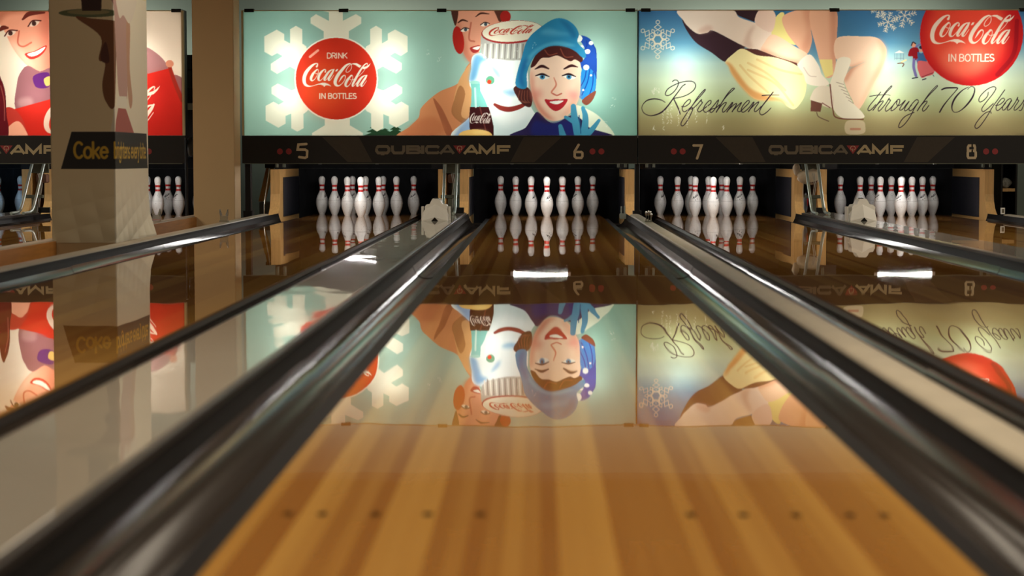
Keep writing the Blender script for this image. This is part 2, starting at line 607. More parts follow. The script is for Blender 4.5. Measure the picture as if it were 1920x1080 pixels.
def grid_mesh(name, verts, rgb, mat):
    """verts (rows, cols, 3), rgb (rows, cols, 3 linear): a printed sheet"""
    r, c = verts.shape[:2]
    me = bpy.data.meshes.new(name)
    me.vertices.add(r * c)
    me.vertices.foreach_set('co', verts.astype(np.float32).ravel())
    i = np.arange(r * c).reshape(r, c)
    quads = np.stack([i[1:, :-1], i[1:, 1:], i[:-1, 1:], i[:-1, :-1]], -1).reshape(-1, 4)
    nq = len(quads)
    me.loops.add(nq * 4)
    me.loops.foreach_set('vertex_index', quads.ravel().astype(np.int32))
    me.polygons.add(nq)
    me.polygons.foreach_set('loop_start', np.arange(0, nq * 4, 4, dtype=np.int32))
    me.polygons.foreach_set('loop_total', np.full(nq, 4, np.int32))
    me.update(calc_edges=True)
    me.polygons.foreach_set('use_smooth', np.ones(nq, bool))
    at_ = me.color_attributes.new('ink', 'FLOAT_COLOR', 'POINT')
    rgba = np.ones((r * c, 4), np.float32); rgba[:, :3] = rgb.reshape(-1, 3)
    at_.data.foreach_set('color', rgba.ravel())
    me.materials.append(mat)
    return me


# lettering -------------------------------------------------------------------
def arc(cx, cy, rx, ry, a0, a1, n=10):
    return [(cx + rx * math.cos(math.radians(a0 + (a1 - a0) * i / n)), cy - ry * math.sin(math.radians(a0 + (a1 - a0) * i / n))) for i in range(n + 1)]


# glyphs: advance width, polylines; y runs down, baseline 0, capital height -1
GL = {
    'D': (.62, [[(0, 0), (0, -1), (.2, -1)] + arc(.2, -.5, .32, .5, 90, -90) + [(0, 0)]]),
    'R': (.6, [[(0, 0), (0, -1), (.22, -1)] + arc(.22, -.74, .24, .26, 90, -90) + [(0, -.48)], [(.22, -.48), (.48, 0)]]),
    'I': (.26, [[(0, 0), (0, -1)]]),
    'N': (.62, [[(0, 0), (0, -1), (.48, 0), (.48, -1)]]),
    'K': (.58, [[(0, 0), (0, -1)], [(.46, -1), (.02, -.42)], [(.14, -.58), (.48, 0)]]),
    'B': (.6, [[(0, 0), (0, -1), (.2, -1)] + arc(.2, -.76, .22, .24, 90, -90) + [(0, -.52)], [(.2, -.52)] + arc(.2, -.26, .26, .26, 90, -90) + [(0, 0)]]),
    'O': (.72, [arc(.28, -.5, .28, .5, 0, 360, 24)]),
    'T': (.5, [[(-.06, -1), (.42, -1)], [(.18, -1), (.18, 0)]]),
    'L': (.48, [[(0, -1), (0, 0), (.38, 0)]]),
    'E': (.52, [[(.4, -1), (0, -1), (0, 0), (.4, 0)], [(0, -.52), (.34, -.52)]]),
    'S': (.54, [arc(.22, -.75, .2, .25, 40, 270, 12) + arc(.2, -.25, .24, .25, 90, -145, 12)]),
    'C': (.66, [arc(.3, -.5, .3, .5, 48, 312, 18)]),
    'o': (.6, [arc(.24, -.34, .24, .34, 0, 360, 20)]),
    'k': (.52, [[(0, 0), (0, -1)], [(.38, -.66), (.02, -.28)], [(.12, -.38), (.4, 0)]]),
    'e': (.58, [[(.0, -.36), (.46, -.36)] + arc(.23, -.34, .23, .34, 5, 320, 18)]),
    'b': (.58, [[(0, -1), (0, 0)], arc(.22, -.34, .23, .34, 0, 360, 18)]),
    'r': (.36, [[(0, 0), (0, -.68)], arc(.2, -.44, .2, .24, 170, 70, 6)]),
    'i': (.2, [[(0, 0), (0, -.68)], [(0, -.92), (0, -.98)]]),
    'g': (.58, [arc(.22, -.34, .22, .34, 0, 360, 18), [(.44, -.68), (.44, .1)] + arc(.22, .08, .22, .2, 0, -160, 8)]),
    'h': (.56, [[(0, -1), (0, 0)], [(0, -.4)] + arc(.2, -.44, .2, .24, 180, 0, 8) + [(.4, 0)]]),
    't': (.38, [[(.1, -.95), (.1, -.12), (.16, 0), (.28, 0)], [(-.06, -.68), (.28, -.68)]]),
    'n': (.56, [[(0, 0), (0, -.68)], [(0, -.4)] + arc(.2, -.44, .2, .24, 180, 0, 8) + [(.4, 0)]]),
    's': (.5, [arc(.2, -.51, .18, .17, 40, 270, 10) + arc(.19, -.17, .2, .17, 90, -150, 10)]),
    'v': (.5, [[(0, -.68), (.2, 0), (.4, -.68)]]),
    'y': (.5, [[(0, -.68), (.21, -.02)], [(.4, -.68), (.14, .26), (-.02, .28)]]),
    '.': (.2, [[(0, -.04), (0, 0)]]),
    ' ': (.3, []),
}


def text(cv, s_, x0, x1, ybase, h, w, color):
    """stroke text from x0 to x1 (in the canvas' current units)"""
    adv = sum(GL[c][0] for c in s_) - 0.1
    kx = (x1 - x0) / adv; x = 0.0
    for c in s_:
        a, lines = GL[c]
        for ln in lines:
            cv.stroke([(x0 + (x + px) * kx, ybase + py * h) for px, py in ln], w, color, smooth=False)
        x += a


# brand script, traced as pen strokes (x, y, width)
LOGO = [
    [(485, 265, 45), (502, 228, 28), (500, 200, 22), (455, 200, 28), (390, 235, 50), (310, 310, 68), (240, 400, 78), (200, 500, 80), (192, 600, 75), (222, 680, 60), (290, 715, 35), (360, 715, 17), (440, 695, 13), (520, 670, 20)],
    [(500, 335, 20), (455, 365, 35), (400, 430, 55), (358, 510, 60), (352, 565, 48), (385, 590, 25), (440, 550, 14), (490, 470, 12), (520, 400, 12), (520, 350, 14), (490, 330, 20), (450, 360, 14), (440, 400, 12), (470, 430, 12), (530, 430, 12), (565, 405, 12)],
    [(680, 390, 34), (692, 352, 18), (660, 335, 25), (600, 380, 45), (550, 450, 55), (522, 530, 55), (530, 578, 40), (570, 585, 18), (620, 540, 12), (660, 490, 10)],
    [(870, 340, 20), (820, 345, 25), (760, 390, 45), (700, 470, 55), (664, 545, 50), (665, 578, 35), (700, 570, 15), (770, 480, 12), (840, 380, 12)],
    [(880, 335, 26), (840, 410, 48), (790, 490, 50), (757, 555, 46), (765, 583, 30), (800, 570, 14), (850, 500, 11), (876, 460, 9)],
    [(1280, 215, 12), (1285, 290, 13), (1250, 360, 12), (1190, 400, 14), (1160, 385, 14), (1165, 340, 14), (1210, 270, 13), (1260, 225, 12), (1292, 210, 12)],
    [(1285, 212, 14), (1235, 203, 28), (1150, 250, 50), (1060, 350, 64), (980, 450, 72), (925, 550, 72), (905, 630, 72), (928, 690, 56), (985, 708, 30), (1050, 670, 15), (1110, 600, 14), (1140, 530, 14), (1138, 480, 20), (1105, 470, 25), (1060, 510, 34), (1030, 560, 28), (988, 625, 5)],
    [(1295, 470, 20), (1250, 500, 35), (1195, 565, 55), (1152, 645, 60), (1146, 700, 48), (1180, 725, 25), (1235, 685, 14), (1285, 605, 12), (1310, 535, 12), (1305, 480, 14), (1275, 465, 20), (1240, 495, 14), (1235, 540, 12), (1265, 570, 12), (1320, 565, 12), (1352, 545, 12)],
    [(1640, 240, 10), (1650, 205, 14), (1625, 197, 22), (1570, 240, 30), (1510, 320, 40), (1440, 430, 48), (1370, 560, 54), (1314, 665, 48), (1306, 713, 36), (1340, 705, 14), (1400, 640, 12), (1432, 600, 10)],
    [(1595, 325, 10), (1540, 400, 10), (1470, 470, 10), (1390, 522, 10)],
    [(1620, 475, 20), (1570, 480, 25), (1510, 525, 45), (1450, 605, 55), (1414, 680, 50), (1415, 713, 35), (1450, 705, 15), (1520, 615, 12), (1590, 515, 12)],
    [(1635, 470, 26), (1595, 540, 48), (1540, 620, 50), (1507, 690, 46), (1515, 718, 30), (1550, 705, 14), (1600, 635, 11), (1628, 593, 9)],
]
LOGO_POLY = [
    [(520, 660), (600, 640), (680, 640), (745, 665), (790, 695), (820, 727), (780, 709), (730, 696), (690, 701), (655, 730), (630, 703), (590, 684), (530, 682)],
    [(930, 332), (978, 324), (952, 376), (910, 379)],
    [(1285, 205), (1340, 188), (1400, 190), (1450, 215), (1510, 248), (1475, 298), (1420, 265), (1370, 228), (1310, 216)],
    [(1560, 275), (1620, 262), (1670, 235), (1722, 190), (1690, 255), (1640, 305), (1580, 325), (1530, 320)],
]


def logo(cv, x, y, w, h, color, shear=0.0, wk=1.0, alpha=1.0):
    """brand script into the box x..x+w, y..y+h (canvas pixels), shear tilts it upward"""
    cv.set()
    sx, sy = w / 1575.0, h / 544.0
    def q(px, py):
        u = (px - 150) * sx
        return (x + u, y + (py - 188) * sy - u * shear)
    sw = (sx + sy) / 2 * wk
    for st_ in LOGO:
        cv.stroke([q(a, b) + (c * sw,) for a, b, c in st_], 1, color, alpha, wmin=0.55)
    for p in LOGO_POLY:
        cv.poly([q(a, b) for a, b in p], color, alpha, smooth=False)


# ------------------------------------------------------------------ print of the masking unit over numbers 5 and 6
def flake_points():
    return [
        [(575, 230), (575, 172), (465, 105), (465, 60), (512, 28), (620, 85), (620, 12), (575, 0), (780, 0), (737, 12), (737, 85), (848, 28), (893, 55), (893, 108), (787, 172), (787, 230)],
        [(430, 310), (430, 300), (395, 275), (395, 155), (342, 126), (292, 155), (292, 275), (243, 247), (243, 195), (180, 158), (75, 215), (75, 345), (138, 380), (183, 355), (230, 380), (128, 445), (128, 498), (182, 530), (290, 468), (345, 500), (500, 450)],
        [(930, 310), (933, 300), (967, 280), (967, 155), (1017, 126), (1066, 155), (1066, 275), (1116, 247), (1116, 192), (1178, 158), (1283, 215), (1283, 345), (1225, 380), (1175, 352), (1130, 380), (1232, 440), (1232, 495), (1185, 528), (1073, 468), (1020, 500), (860, 450)],
        [(345, 650), (300, 672), (185, 612), (132, 643), (132, 697), (238, 765), (192, 790), (148, 765), (82, 800), (82, 925), (188, 985), (250, 950), (250, 885), (298, 865), (298, 990), (348, 1018), (400, 990), (400, 870), (432, 845), (500, 750)],
        [(1020, 650), (1075, 672), (1185, 615), (1235, 645), (1235, 695), (1135, 762), (1182, 790), (1228, 765), (1290, 800), (1290, 925), (1185, 985), (1122, 950), (1122, 890), (1075, 870), (1075, 988), (1022, 1017), (972, 988), (972, 865), (935, 845), (860, 750)],
        [(580, 900), (580, 965), (472, 1030), (472, 1060), (903, 1060), (903, 1030), (793, 965), (793, 900)],
    ]


def tree_shape(cv, x, y, w, h, c):
    pts = [(x, y)]
    for i in range(1, 5):
        f = i / 4
        pts += [(x + w * .5 * f, y + h * f - h * .05), (x + w * .22 * f, y + h * f - h * .02)]
    pts += [(x, y + h)]
    for i in range(4, 0, -1):
        f = i / 4
        pts += [(x - w * .22 * f, y + h * f - h * .02), (x - w * .5 * f, y + h * f - h * .05)]
    cv.poly(pts, c, smooth=False)


def paint_winter():
    cv = Canvas(457, 20, 1195, 254, (152, 188, 176))
    cv.set().ell(520, 60, 120, 60, (130, 172, 164), alpha=.5, soft=20)
    cv.ell(1150, 220, 80, 60, (120, 170, 155), alpha=.5, soft=20)
    cream = (226, 224, 206)
    cv.set(480, 20, 4.5)
    for p in flake_points():
        cv.poly(p, cream, smooth=False)
    cv.set()
    for tx, ty, tw, th in ((706, 226, 52, 30), (742, 230, 44, 28), (722, 240, 60, 18)):
        tree_shape(cv, tx, ty, tw, th, (38, 66, 44))
    cv.set(480, 20, 4.5)
    for p in flake_points()[4:5]:
        cv.poly(p, cream, smooth=False)
    cv.set().ell(631, 147, 78.6, 79.2, (232, 230, 214))
    cv.ell(631, 147, 76, 76.6, (196, 50, 34))
    cv.ell(612, 160, 44, 50, (232, 96, 48), alpha=.55, soft=16)
    cv.stroke([(582, 106), (597, 94)], 4.5, (240, 170, 150), alpha=.9)
    text(cv, 'DRINK', 614.5, 651.5, 108.6, 9.6, 1.5, (236, 228, 208))
    text(cv, 'IN BOTTLES', 600, 668.5, 184.2, 9.6, 1.7, (236, 228, 208))
    logo(cv, 567.3, 117.8, 128.4, 44.4, (238, 234, 220))
    # a smiling man in a tan winter coat with red ear muffs
    cv.set(740, 0, 4.0)
    cv.poly([(40, 1030), (110, 950), (180, 880), (205, 800), (330, 690), (480, 620), (540, 500), (600, 450), (660, 480), (660, 760), (600, 1030)], (204, 134, 92))
    cv.poly([(470, 640), (540, 510), (600, 470), (640, 560), (620, 760), (520, 900), (440, 840)], (212, 158, 108))
    cv.poly([(290, 735), (350, 800), (400, 900), (440, 1000), (390, 1010), (340, 880)], (150, 84, 58), alpha=.8)
    cv.poly([(490, 640), (530, 700), (500, 860), (560, 900), (520, 930), (430, 850), (450, 740)], (158, 104, 66), alpha=.8)
    cv.poly([(60, 1018), (180, 900), (300, 880), (380, 960), (300, 1018)], (188, 112, 76), alpha=.7, soft=4)
    cv.poly([(465, 70), (810, 70), (800, 170), (700, 205), (655, 260), (640, 380), (605, 440), (575, 472), (530, 420), (495, 330), (462, 200)], (216, 150, 124))
    cv.poly([(470, 150), (520, 260), (560, 400), (600, 430), (575, 472), (520, 420), (480, 300)], (184, 106, 84), alpha=.7, soft=4)
    cv.poly([(428, 70), (480, 70), (462, 190), (440, 150)], (78, 46, 38))
    cv.poly([(750, 70), (830, 70), (825, 130), (790, 165), (765, 120)], (86, 52, 42))
    cv.ell(480, 300, 42, 104, (170, 40, 34), rot=-.12)
    cv.ell(832, 125, 40, 46, (160, 38, 34))
    cv.stroke([(478, 170, 8), (510, 150, 14), (550, 160, 6)], 8, (70, 40, 34))
    cv.stroke([(610, 125, 6), (650, 100, 14), (710, 105, 6)], 8, (70, 40, 34))
    for ex, ey in ((528, 222), (678, 182)):
        cv.ell(ex, ey, 32, 15, (236, 226, 214), rot=-.2)
        cv.ell(ex + 6, ey, 12, 13, (62, 78, 90))
        cv.stroke([(ex - 32, ey + 4), (ex, ey - 15), (ex + 34, ey - 6)], 7, (58, 36, 34))
    cv.stroke([(575, 170), (560, 290), (600, 310)], 12, (176, 92, 74), alpha=.8)
    cv.poly([(565, 360), (600, 345), (640, 340), (630, 385), (590, 395)], (160, 50, 48))
    cv.poly([(585, 360), (640, 345), (625, 372)], (240, 234, 224))
    # snow figure with a bottle-cap hat
    cv.poly([(620, 400), (575, 520), (565, 640), (640, 760), (560, 880), (440, 1030), (1010, 1030), (1060, 880), (1010, 760), (960, 440)], (234, 242, 242))
    cv.poly([(610, 410), (570, 540), (566, 610), (610, 590), (650, 470), (700, 450)], (96, 160, 208), alpha=.9, soft=3)
    cv.poly([(720, 480), (780, 540), (790, 590), (740, 530)], (110, 165, 212), alpha=.8, soft=3)
    cv.poly([(800, 680), (860, 716), (930, 700), (890, 670)], (130, 180, 216), alpha=.8, soft=3)
    cv.poly([(700, 860), (800, 940), (960, 900), (1040, 860), (960, 1018), (740, 1018)], (190, 210, 214), alpha=.7, soft=7)
    cv.poly([(450, 1018), (560, 880), (600, 960), (560, 1018)], (110, 150, 206), alpha=.7, soft=3)
    cv.poly([(665, 240), (645, 330), (652, 400), (700, 435), (760, 440), (840, 452), (960, 450), (985, 330), (1000, 260)], (172, 172, 166), smooth=False)
    for i in range(7):
        x = 672 + i * 44
        cv.stroke([(x + 8, 330), (x, 430)], 12, (214, 214, 206))
        cv.stroke([(x + 28, 330), (x + 22, 440)], 7, (118, 112, 108))
    cv.ell(885, 240, 234, 86, (150, 42, 44), rot=-.07)
    cv.ell(885, 234, 226, 78, (226, 220, 200), rot=-.07)
    logo(cv, 916, 52.5, 87, 15, (178, 56, 42), shear=.075)
    cv.set(740, 0, 4.0)
    cv.ell(718, 600, 33, 32, (92, 160, 130))
    cv.ell(711, 612, 16, 16, (214, 62, 40))
    cv.stroke([(752, 782, 22), (800, 808, 36), (860, 818, 38), (930, 802, 34), (985, 775, 24)], 36, (132, 50, 44))
    # bottle in a yellow mitten
    cv.poly([(570, 615), (640, 615), (645, 680), (680, 750), (718, 850), (742, 940), (744, 1030), (566, 1030), (560, 880), (576, 760), (578, 680)], (120, 192, 186), smooth=False)
    cv.poly([(566, 800), (706, 800), (724, 860), (744, 950), (744, 1030), (566, 1030), (560, 880)], (58, 24, 26), smooth=False)
    cv.ell(604, 616, 38, 13, (150, 206, 196))
    cv.stroke([(604, 660), (610, 800)], 14, (206, 232, 224), alpha=.8)
    cv.stroke([(640, 800), (690, 1000)], 10, (120, 60, 54), alpha=.7)
    logo(cv, 881, 211, 41, 20, (226, 214, 206), wk=.85)
    cv.set(740, 0, 4.0)
    cv.ell(606, 1014, 126, 46, (236, 190, 112))
    cv.ell(640, 990, 60, 16, (246, 214, 140), alpha=.7, soft=3)
    # a smiling woman in a blue knitted hat
    cv.set(960, 30, 4.734)
    cv.poly([(560, 790), (680, 830), (790, 905), (910, 1070), (680, 1070), (590, 900)], (216, 222, 200))
    cv.poly([(590, 180), (680, 195), (740, 290), (752, 400), (746, 600), (720, 700), (640, 745), (585, 690), (600, 560), (620, 470), (580, 420), (640, 380), (650, 300)], (36, 74, 160))
    cv.poly([(620, 480), (700, 470), (745, 560), (720, 690), (640, 740), (590, 690)], (44, 128, 196))
    for a, b in (((690, 470), (620, 700)), ((720, 500), (680, 720)), ((660, 470), (600, 640)), ((700, 240), (745, 330)), ((660, 220), (640, 300))):
        cv.stroke([a, ((a[0] + b[0]) / 2 + 14, (a[1] + b[1]) / 2), b], 9, (24, 50, 140), alpha=.8)
    for wx, wy, wr in ((590, 200, 34), (700, 240, 20), (670, 315, 24), (658, 455, 26), (620, 270, 14), (700, 525, 10), (632, 655, 10)):
        cv.ell(wx, wy, wr, wr * .9, (232, 236, 230))
    cv.poly([(15, 640), (70, 610), (150, 640), (182, 720), (165, 805), (100, 785), (45, 715)], (72, 38, 36))
    cv.poly([(745, 665), (690, 690), (620, 750), (660, 790), (715, 745)], (120, 66, 52))
    for i in range(4):
        cv.stroke([(70 + i * 22, 660), (60 + i * 26, 740), (120 + i * 14, 770)], 5, (130, 76, 60))
    cv.poly([(20, 1070), (120, 990), (180, 900), (230, 850), (320, 930), (400, 945), (520, 880), (600, 900), (690, 990), (870, 1070)], (44, 36, 76))
    cv.poly([(200, 930), (320, 950), (520, 930), (600, 1070), (200, 1070)], (36, 42, 110), alpha=.8, soft=3)
    cv.poly([(165, 470), (200, 420), (280, 350), (380, 330), (470, 360), (560, 370), (608, 430), (608, 560), (600, 700), (550, 820), (470, 900), (390, 930), (310, 910), (230, 830), (180, 700), (160, 580)], (240, 206, 182))
    cv.poly([(165, 480), (190, 560), (200, 680), (260, 800), (330, 880), (390, 925), (310, 910), (230, 830), (175, 700)], (196, 112, 92), alpha=.85, soft=4)
    cv.poly([(590, 560), (600, 700), (550, 820), (440, 905), (500, 800), (560, 700)], (214, 140, 116), alpha=.6, soft=5)
    cv.ell(545, 700, 48, 40, (226, 130, 126), alpha=.7, soft=6)
    cv.ell(225, 690, 44, 44, (206, 112, 100), alpha=.6, soft=6)
    cv.poly([(165, 450), (215, 340), (310, 275), (420, 258), (540, 295), (625, 370), (610, 410), (560, 385), (520, 400), (470, 380), (400, 350), (330, 368), (260, 375), (205, 440)], (74, 36, 34))
    cv.stroke([(290, 300), (330, 345), (400, 330)], 9, (128, 66, 52))
    cv.stroke([(430, 290), (470, 360), (540, 360)], 9, (128, 66, 52))
    cv.poly([(32, 600), (50, 490), (92, 350), (120, 250), (170, 170), (260, 95), (340, 42), (410, 20), (490, 36), (560, 92), (592, 160), (580, 230), (640, 300), (656, 362), (622, 366), (560, 312), (480, 275), (390, 262), (300, 280), (212, 345), (160, 425), (132, 520), (132, 632), (70, 640)], (46, 128, 170))
    cv.poly([(120, 400), (200, 300), (320, 240), (440, 225), (560, 262), (480, 272), (390, 258), (290, 280), (200, 345), (140, 440)], (86, 168, 200), alpha=.8, soft=2)
    cv.poly([(250, 150), (320, 110), (430, 140), (540, 160), (430, 172), (320, 170)], (84, 160, 196), alpha=.8, soft=3)
    cv.poly([(60, 560), (100, 400), (150, 380), (100, 520), (110, 630)], (28, 84, 140), alpha=.7, soft=3)
    cv.poly([(420, 30), (520, 80), (575, 170), (540, 200), (480, 110)], (34, 96, 140), alpha=.7, soft=3)
    cv.stroke([(205, 470, 8), (265, 444, 26), (326, 466, 12)], 10, (60, 30, 32))
    cv.stroke([(462, 468, 12), (525, 440, 24), (582, 452, 8)], 10, (60, 30, 32))
    for ex, sx_ in ((270, -1), (505, 1)):
        cv.poly([(ex - 52, 530), (ex, 512), (ex + 62, 545), (ex + 5, 562)], (238, 236, 228))
        cv.ell(ex, 540, 23, 21, (70, 142, 184))
        cv.ell(ex, 538, 10, 10, (28, 34, 48))
        cv.stroke([(ex - 60, 528, 8), (ex, 514, 18), (ex + 60, 536, 8)], 14, (46, 26, 32))
    cv.stroke([(372, 545, 8), (392, 610, 14), (352, 672, 14), (372, 692, 12)], 10, (206, 112, 90), alpha=.8)
    cv.stroke([(365, 688), (400, 702), (440, 686)], 12, (196, 100, 84))
    cv.poly([(290, 740), (345, 742), (385, 736), (430, 738), (494, 738), (455, 806), (390, 842), (330, 806)], (178, 44, 52))
    cv.poly([(338, 758), (455, 748), (415, 778), (370, 778)], (244, 240, 232))
    gl = (66, 138, 170)
    cv.stroke([(545, 800, 46), (556, 900, 60), (590, 1060, 74)], 60, gl)
    cv.stroke([(630, 815, 34), (652, 900, 52), (640, 1060, 70)], 50, gl)
    cv.stroke([(772, 925, 28), (715, 1000, 46), (650, 1065, 60)], 45, gl)
    cv.stroke([(475, 895, 26), (540, 930, 44)], 40, gl)
    cv.stroke([(430, 975, 36), (452, 1060, 60)], 50, gl)
    cv.stroke([(596, 880), (612, 1040)], 8, (34, 84, 124))
    cv.set()
    rs = random.Random(3)
    for cx, cy in ((1148, 200), (1135, 232), (1000, 85), (800, 96), (825, 112), (905, 90), (1150, 185), (970, 95)):
        for _ in range(4):
            x, y = cx + rs.uniform(-5, 5), cy + rs.uniform(-5, 5)
            cv.stroke([(x, y), (x + rs.uniform(-3, 3), y + rs.uniform(-3, 3))], .7, (236, 240, 232), alpha=.8)
    return cv.down()


SCRIPT_REF = [
    [(580, 515, 12), (500, 470, 16), (370, 450, 24), (240, 480, 20), (160, 560, 12), (145, 640, 12), (190, 720, 14), (300, 765, 16), (430, 740, 24), (540, 680, 28), (640, 570, 24), (740, 430, 20), (830, 310, 18), (900, 215, 16), (955, 178, 18)],
    [(715, 125), (760, 97), (810, 110), (828, 160), (800, 240), (740, 320), (660, 380), (600, 385), (585, 345), (630, 265), (740, 195), (880, 140), (1020, 118), (1110, 135), (1150, 195), (1120, 280), (1020, 360), (900, 410), (750, 440)],
    [(740, 450, 20), (790, 550, 24), (840, 660, 24), (862, 735, 22)],
    [(890, 595), (960, 590), (1040, 530), (1055, 475), (1020, 465), (950, 530), (905, 610), (910, 670), (950, 690), (1020, 645), (1070, 600), (1150, 500), (1250, 390), (1330, 290), (1310, 285), (1200, 410), (1100, 560), (980, 730), (890, 880), (885, 945), (930, 945), (1010, 840), (1070, 720), (1100, 640), (1075, 605), (1060, 640), (1100, 630), (1180, 560), (1260, 465), (1255, 500), (1280, 520), (1220, 600), (1190, 665), (1220, 695), (1280, 660), (1340, 610), (1430, 540), (1440, 485), (1400, 490), (1330, 570), (1300, 650), (1330, 700), (1390, 680), (1470, 600), (1580, 470), (1550, 570), (1500, 660), (1450, 705), (1420, 680), (1460, 640), (1530, 620), (1600, 560)],
    [(1540, 700, 20), (1650, 510, 18), (1760, 370, 16), (1870, 270, 16), (1868, 252, 14), (1830, 265, 14), (1740, 370, 16), (1650, 510, 18)],
    [(1560, 665), (1650, 560), (1710, 518), (1725, 535), (1660, 645), (1668, 700), (1720, 665), (1800, 570), (1838, 520), (1845, 540), (1740, 695, 20)],
    [(1760, 665), (1860, 570), (1910, 540), (1918, 560), (1840, 690, 20)],
    [(1860, 660), (1950, 570), (2015, 522), (1945, 640), (1950, 685), (2000, 680), (2060, 620), (2150, 530), (2155, 485), (2120, 490), (2040, 580), (2010, 660), (2040, 702), (2100, 670), (2170, 600), (2235, 515), (2240, 540), (2145, 690, 20)],
    [(2170, 650), (2270, 550), (2328, 507), (2330, 530), (2260, 640), (2265, 688), (2310, 670), (2385, 590)],
    [(2605, 325, 20), (2500, 460, 22), (2400, 590, 20), (2355, 680, 16), (2370, 738, 16), (2420, 745, 18), (2500, 690, 16), (2568, 620, 12)],
    [(2400, 390, 20), (2550, 378, 16), (2720, 380, 10)],
]
SCRIPT_THR = [
    [(420, 325), (330, 440), (230, 560), (185, 640), (205, 675), (260, 640), (330, 560)],
    [(215, 405, 14), (380, 380, 14), (540, 375, 10), (600, 388, 10)],
    [(280, 665, 18), (400, 500, 16), (520, 340, 14), (622, 228, 14), (605, 218, 12), (500, 340, 14), (400, 500, 14)],
    [(310, 620), (400, 520), (460, 490), (462, 515), (380, 630), (390, 680), (440, 640), (520, 540), (580, 440), (580, 470), (605, 485), (520, 610), (520, 680), (570, 660), (640, 590), (740, 470), (780, 475), (760, 560), (690, 640), (630, 675), (620, 640), (680, 540), (730, 490), (720, 540), (745, 575), (800, 560), (885, 480), (790, 620), (790, 665), (840, 640), (900, 560), (955, 500), (880, 620), (880, 675), (930, 650), (1000, 570)],
    [(1130, 490), (1100, 465), (1040, 510), (960, 620), (970, 675), (1030, 640), (1130, 510), (1050, 640), (980, 780), (880, 920), (790, 990), (765, 960), (810, 860), (900, 770), (1050, 705)],
    [(1110, 675, 18), (1200, 540, 16), (1330, 380, 14), (1472, 232, 14), (1460, 212, 12), (1330, 355, 14), (1200, 540, 14)],
    [(1140, 620), (1240, 510), (1292, 508), (1210, 630), (1220, 682), (1270, 650), (1325, 575)],
    [(1565, 280, 26), (1630, 252, 28), (1740, 245, 28), (1855, 250, 22), (1820, 310, 14), (1700, 450, 16), (1600, 580, 24), (1530, 700, 26)],
    [(2045, 275, 10), (2100, 227, 10), (2155, 232, 14), (2180, 290, 20), (2140, 420, 30), (2040, 560, 28), (1920, 670, 16), (1820, 705, 12), (1766, 660, 16), (1762, 560, 28), (1820, 430, 30), (1940, 300, 18), (2060, 230, 10)],
    [(2435, 330), (2420, 400), (2350, 480), (2280, 510), (2260, 460), (2310, 370), (2420, 270), (2530, 225), (2575, 260), (2520, 360), (2410, 500), (2320, 630), (2340, 690), (2410, 650), (2530, 540)],
    [(2740, 285), (2620, 460), (2520, 600), (2410, 790), (2290, 960), (2220, 1005), (2195, 950), (2270, 830), (2380, 720), (2470, 690), (2495, 720)],
    [(2575, 575), (2650, 560), (2730, 490), (2730, 445), (2680, 455), (2600, 560), (2585, 640), (2620, 670), (2700, 600), (2760, 530)],
    [(2875, 490), (2850, 450), (2790, 480), (2710, 590), (2710, 660), (2760, 640), (2870, 480), (2800, 620), (2805, 665), (2860, 630), (2940, 520), (2985, 425), (2980, 470), (3005, 490), (2930, 610), (2930, 665), (2980, 640), (3060, 550), (3110, 470), (3100, 560), (3060, 660), (3020, 670)],
]


def line_flake(cv, cx, cy, r, c, w):
    for k in range(6):
        a = math.radians(60 * k + 90)
        u = (math.cos(a), -math.sin(a)); v = (-u[1], u[0])
        def p(d, e): return (cx + u[0] * d * r + v[0] * e * r, cy + u[1] * d * r + v[1] * e * r)
        def loop(pts): cv.stroke([p(*q) for q in pts + pts[:1]], w, c, smooth=False)
        loop([(.98 - .11, 0), (.925, .1), (1.03, .1), (1.09, 0), (1.03, -.1), (.925, -.1)])
        loop([(.55, 0), (.69, .2), (.84, 0), (.69, -.2)])
        loop([(.55, 0), (.44, .2), (.26, .13), (.26, -.13), (.44, -.2)])
        cv.stroke([p(.22, .127), p(.22, -.127)], w * 1.3, c, smooth=False)
        cv.stroke([p(.33, .0), p(.42, 0)], w, c, smooth=False)
        b = a + math.radians(30)
        u = (math.cos(b), -math.sin(b)); v = (-u[1], u[0])
        loop([(.42, 0), (.54, .09), (.66, 0), (.54, -.09)])
        loop([(.42, 0), (.27, .08), (.27, -.08)])


def twig_flake(cv, cx, cy, r, c, w):
    for k in range(6):
        a = math.radians(60 * k + 15)
        u = (math.cos(a), -math.sin(a))
        cv.stroke([(cx, cy), (cx + u[0] * r, cy + u[1] * r)], w, c, smooth=False)
        for d in (.35, .6, .82):
            for s_ in (-1, 1):
                b = a + s_ * math.radians(50)
                q = (cx + u[0] * r * d, cy + u[1] * r * d)
                cv.stroke([q, (q[0] + math.cos(b) * r * .26, q[1] - math.sin(b) * r * .26)], w, c, smooth=False)


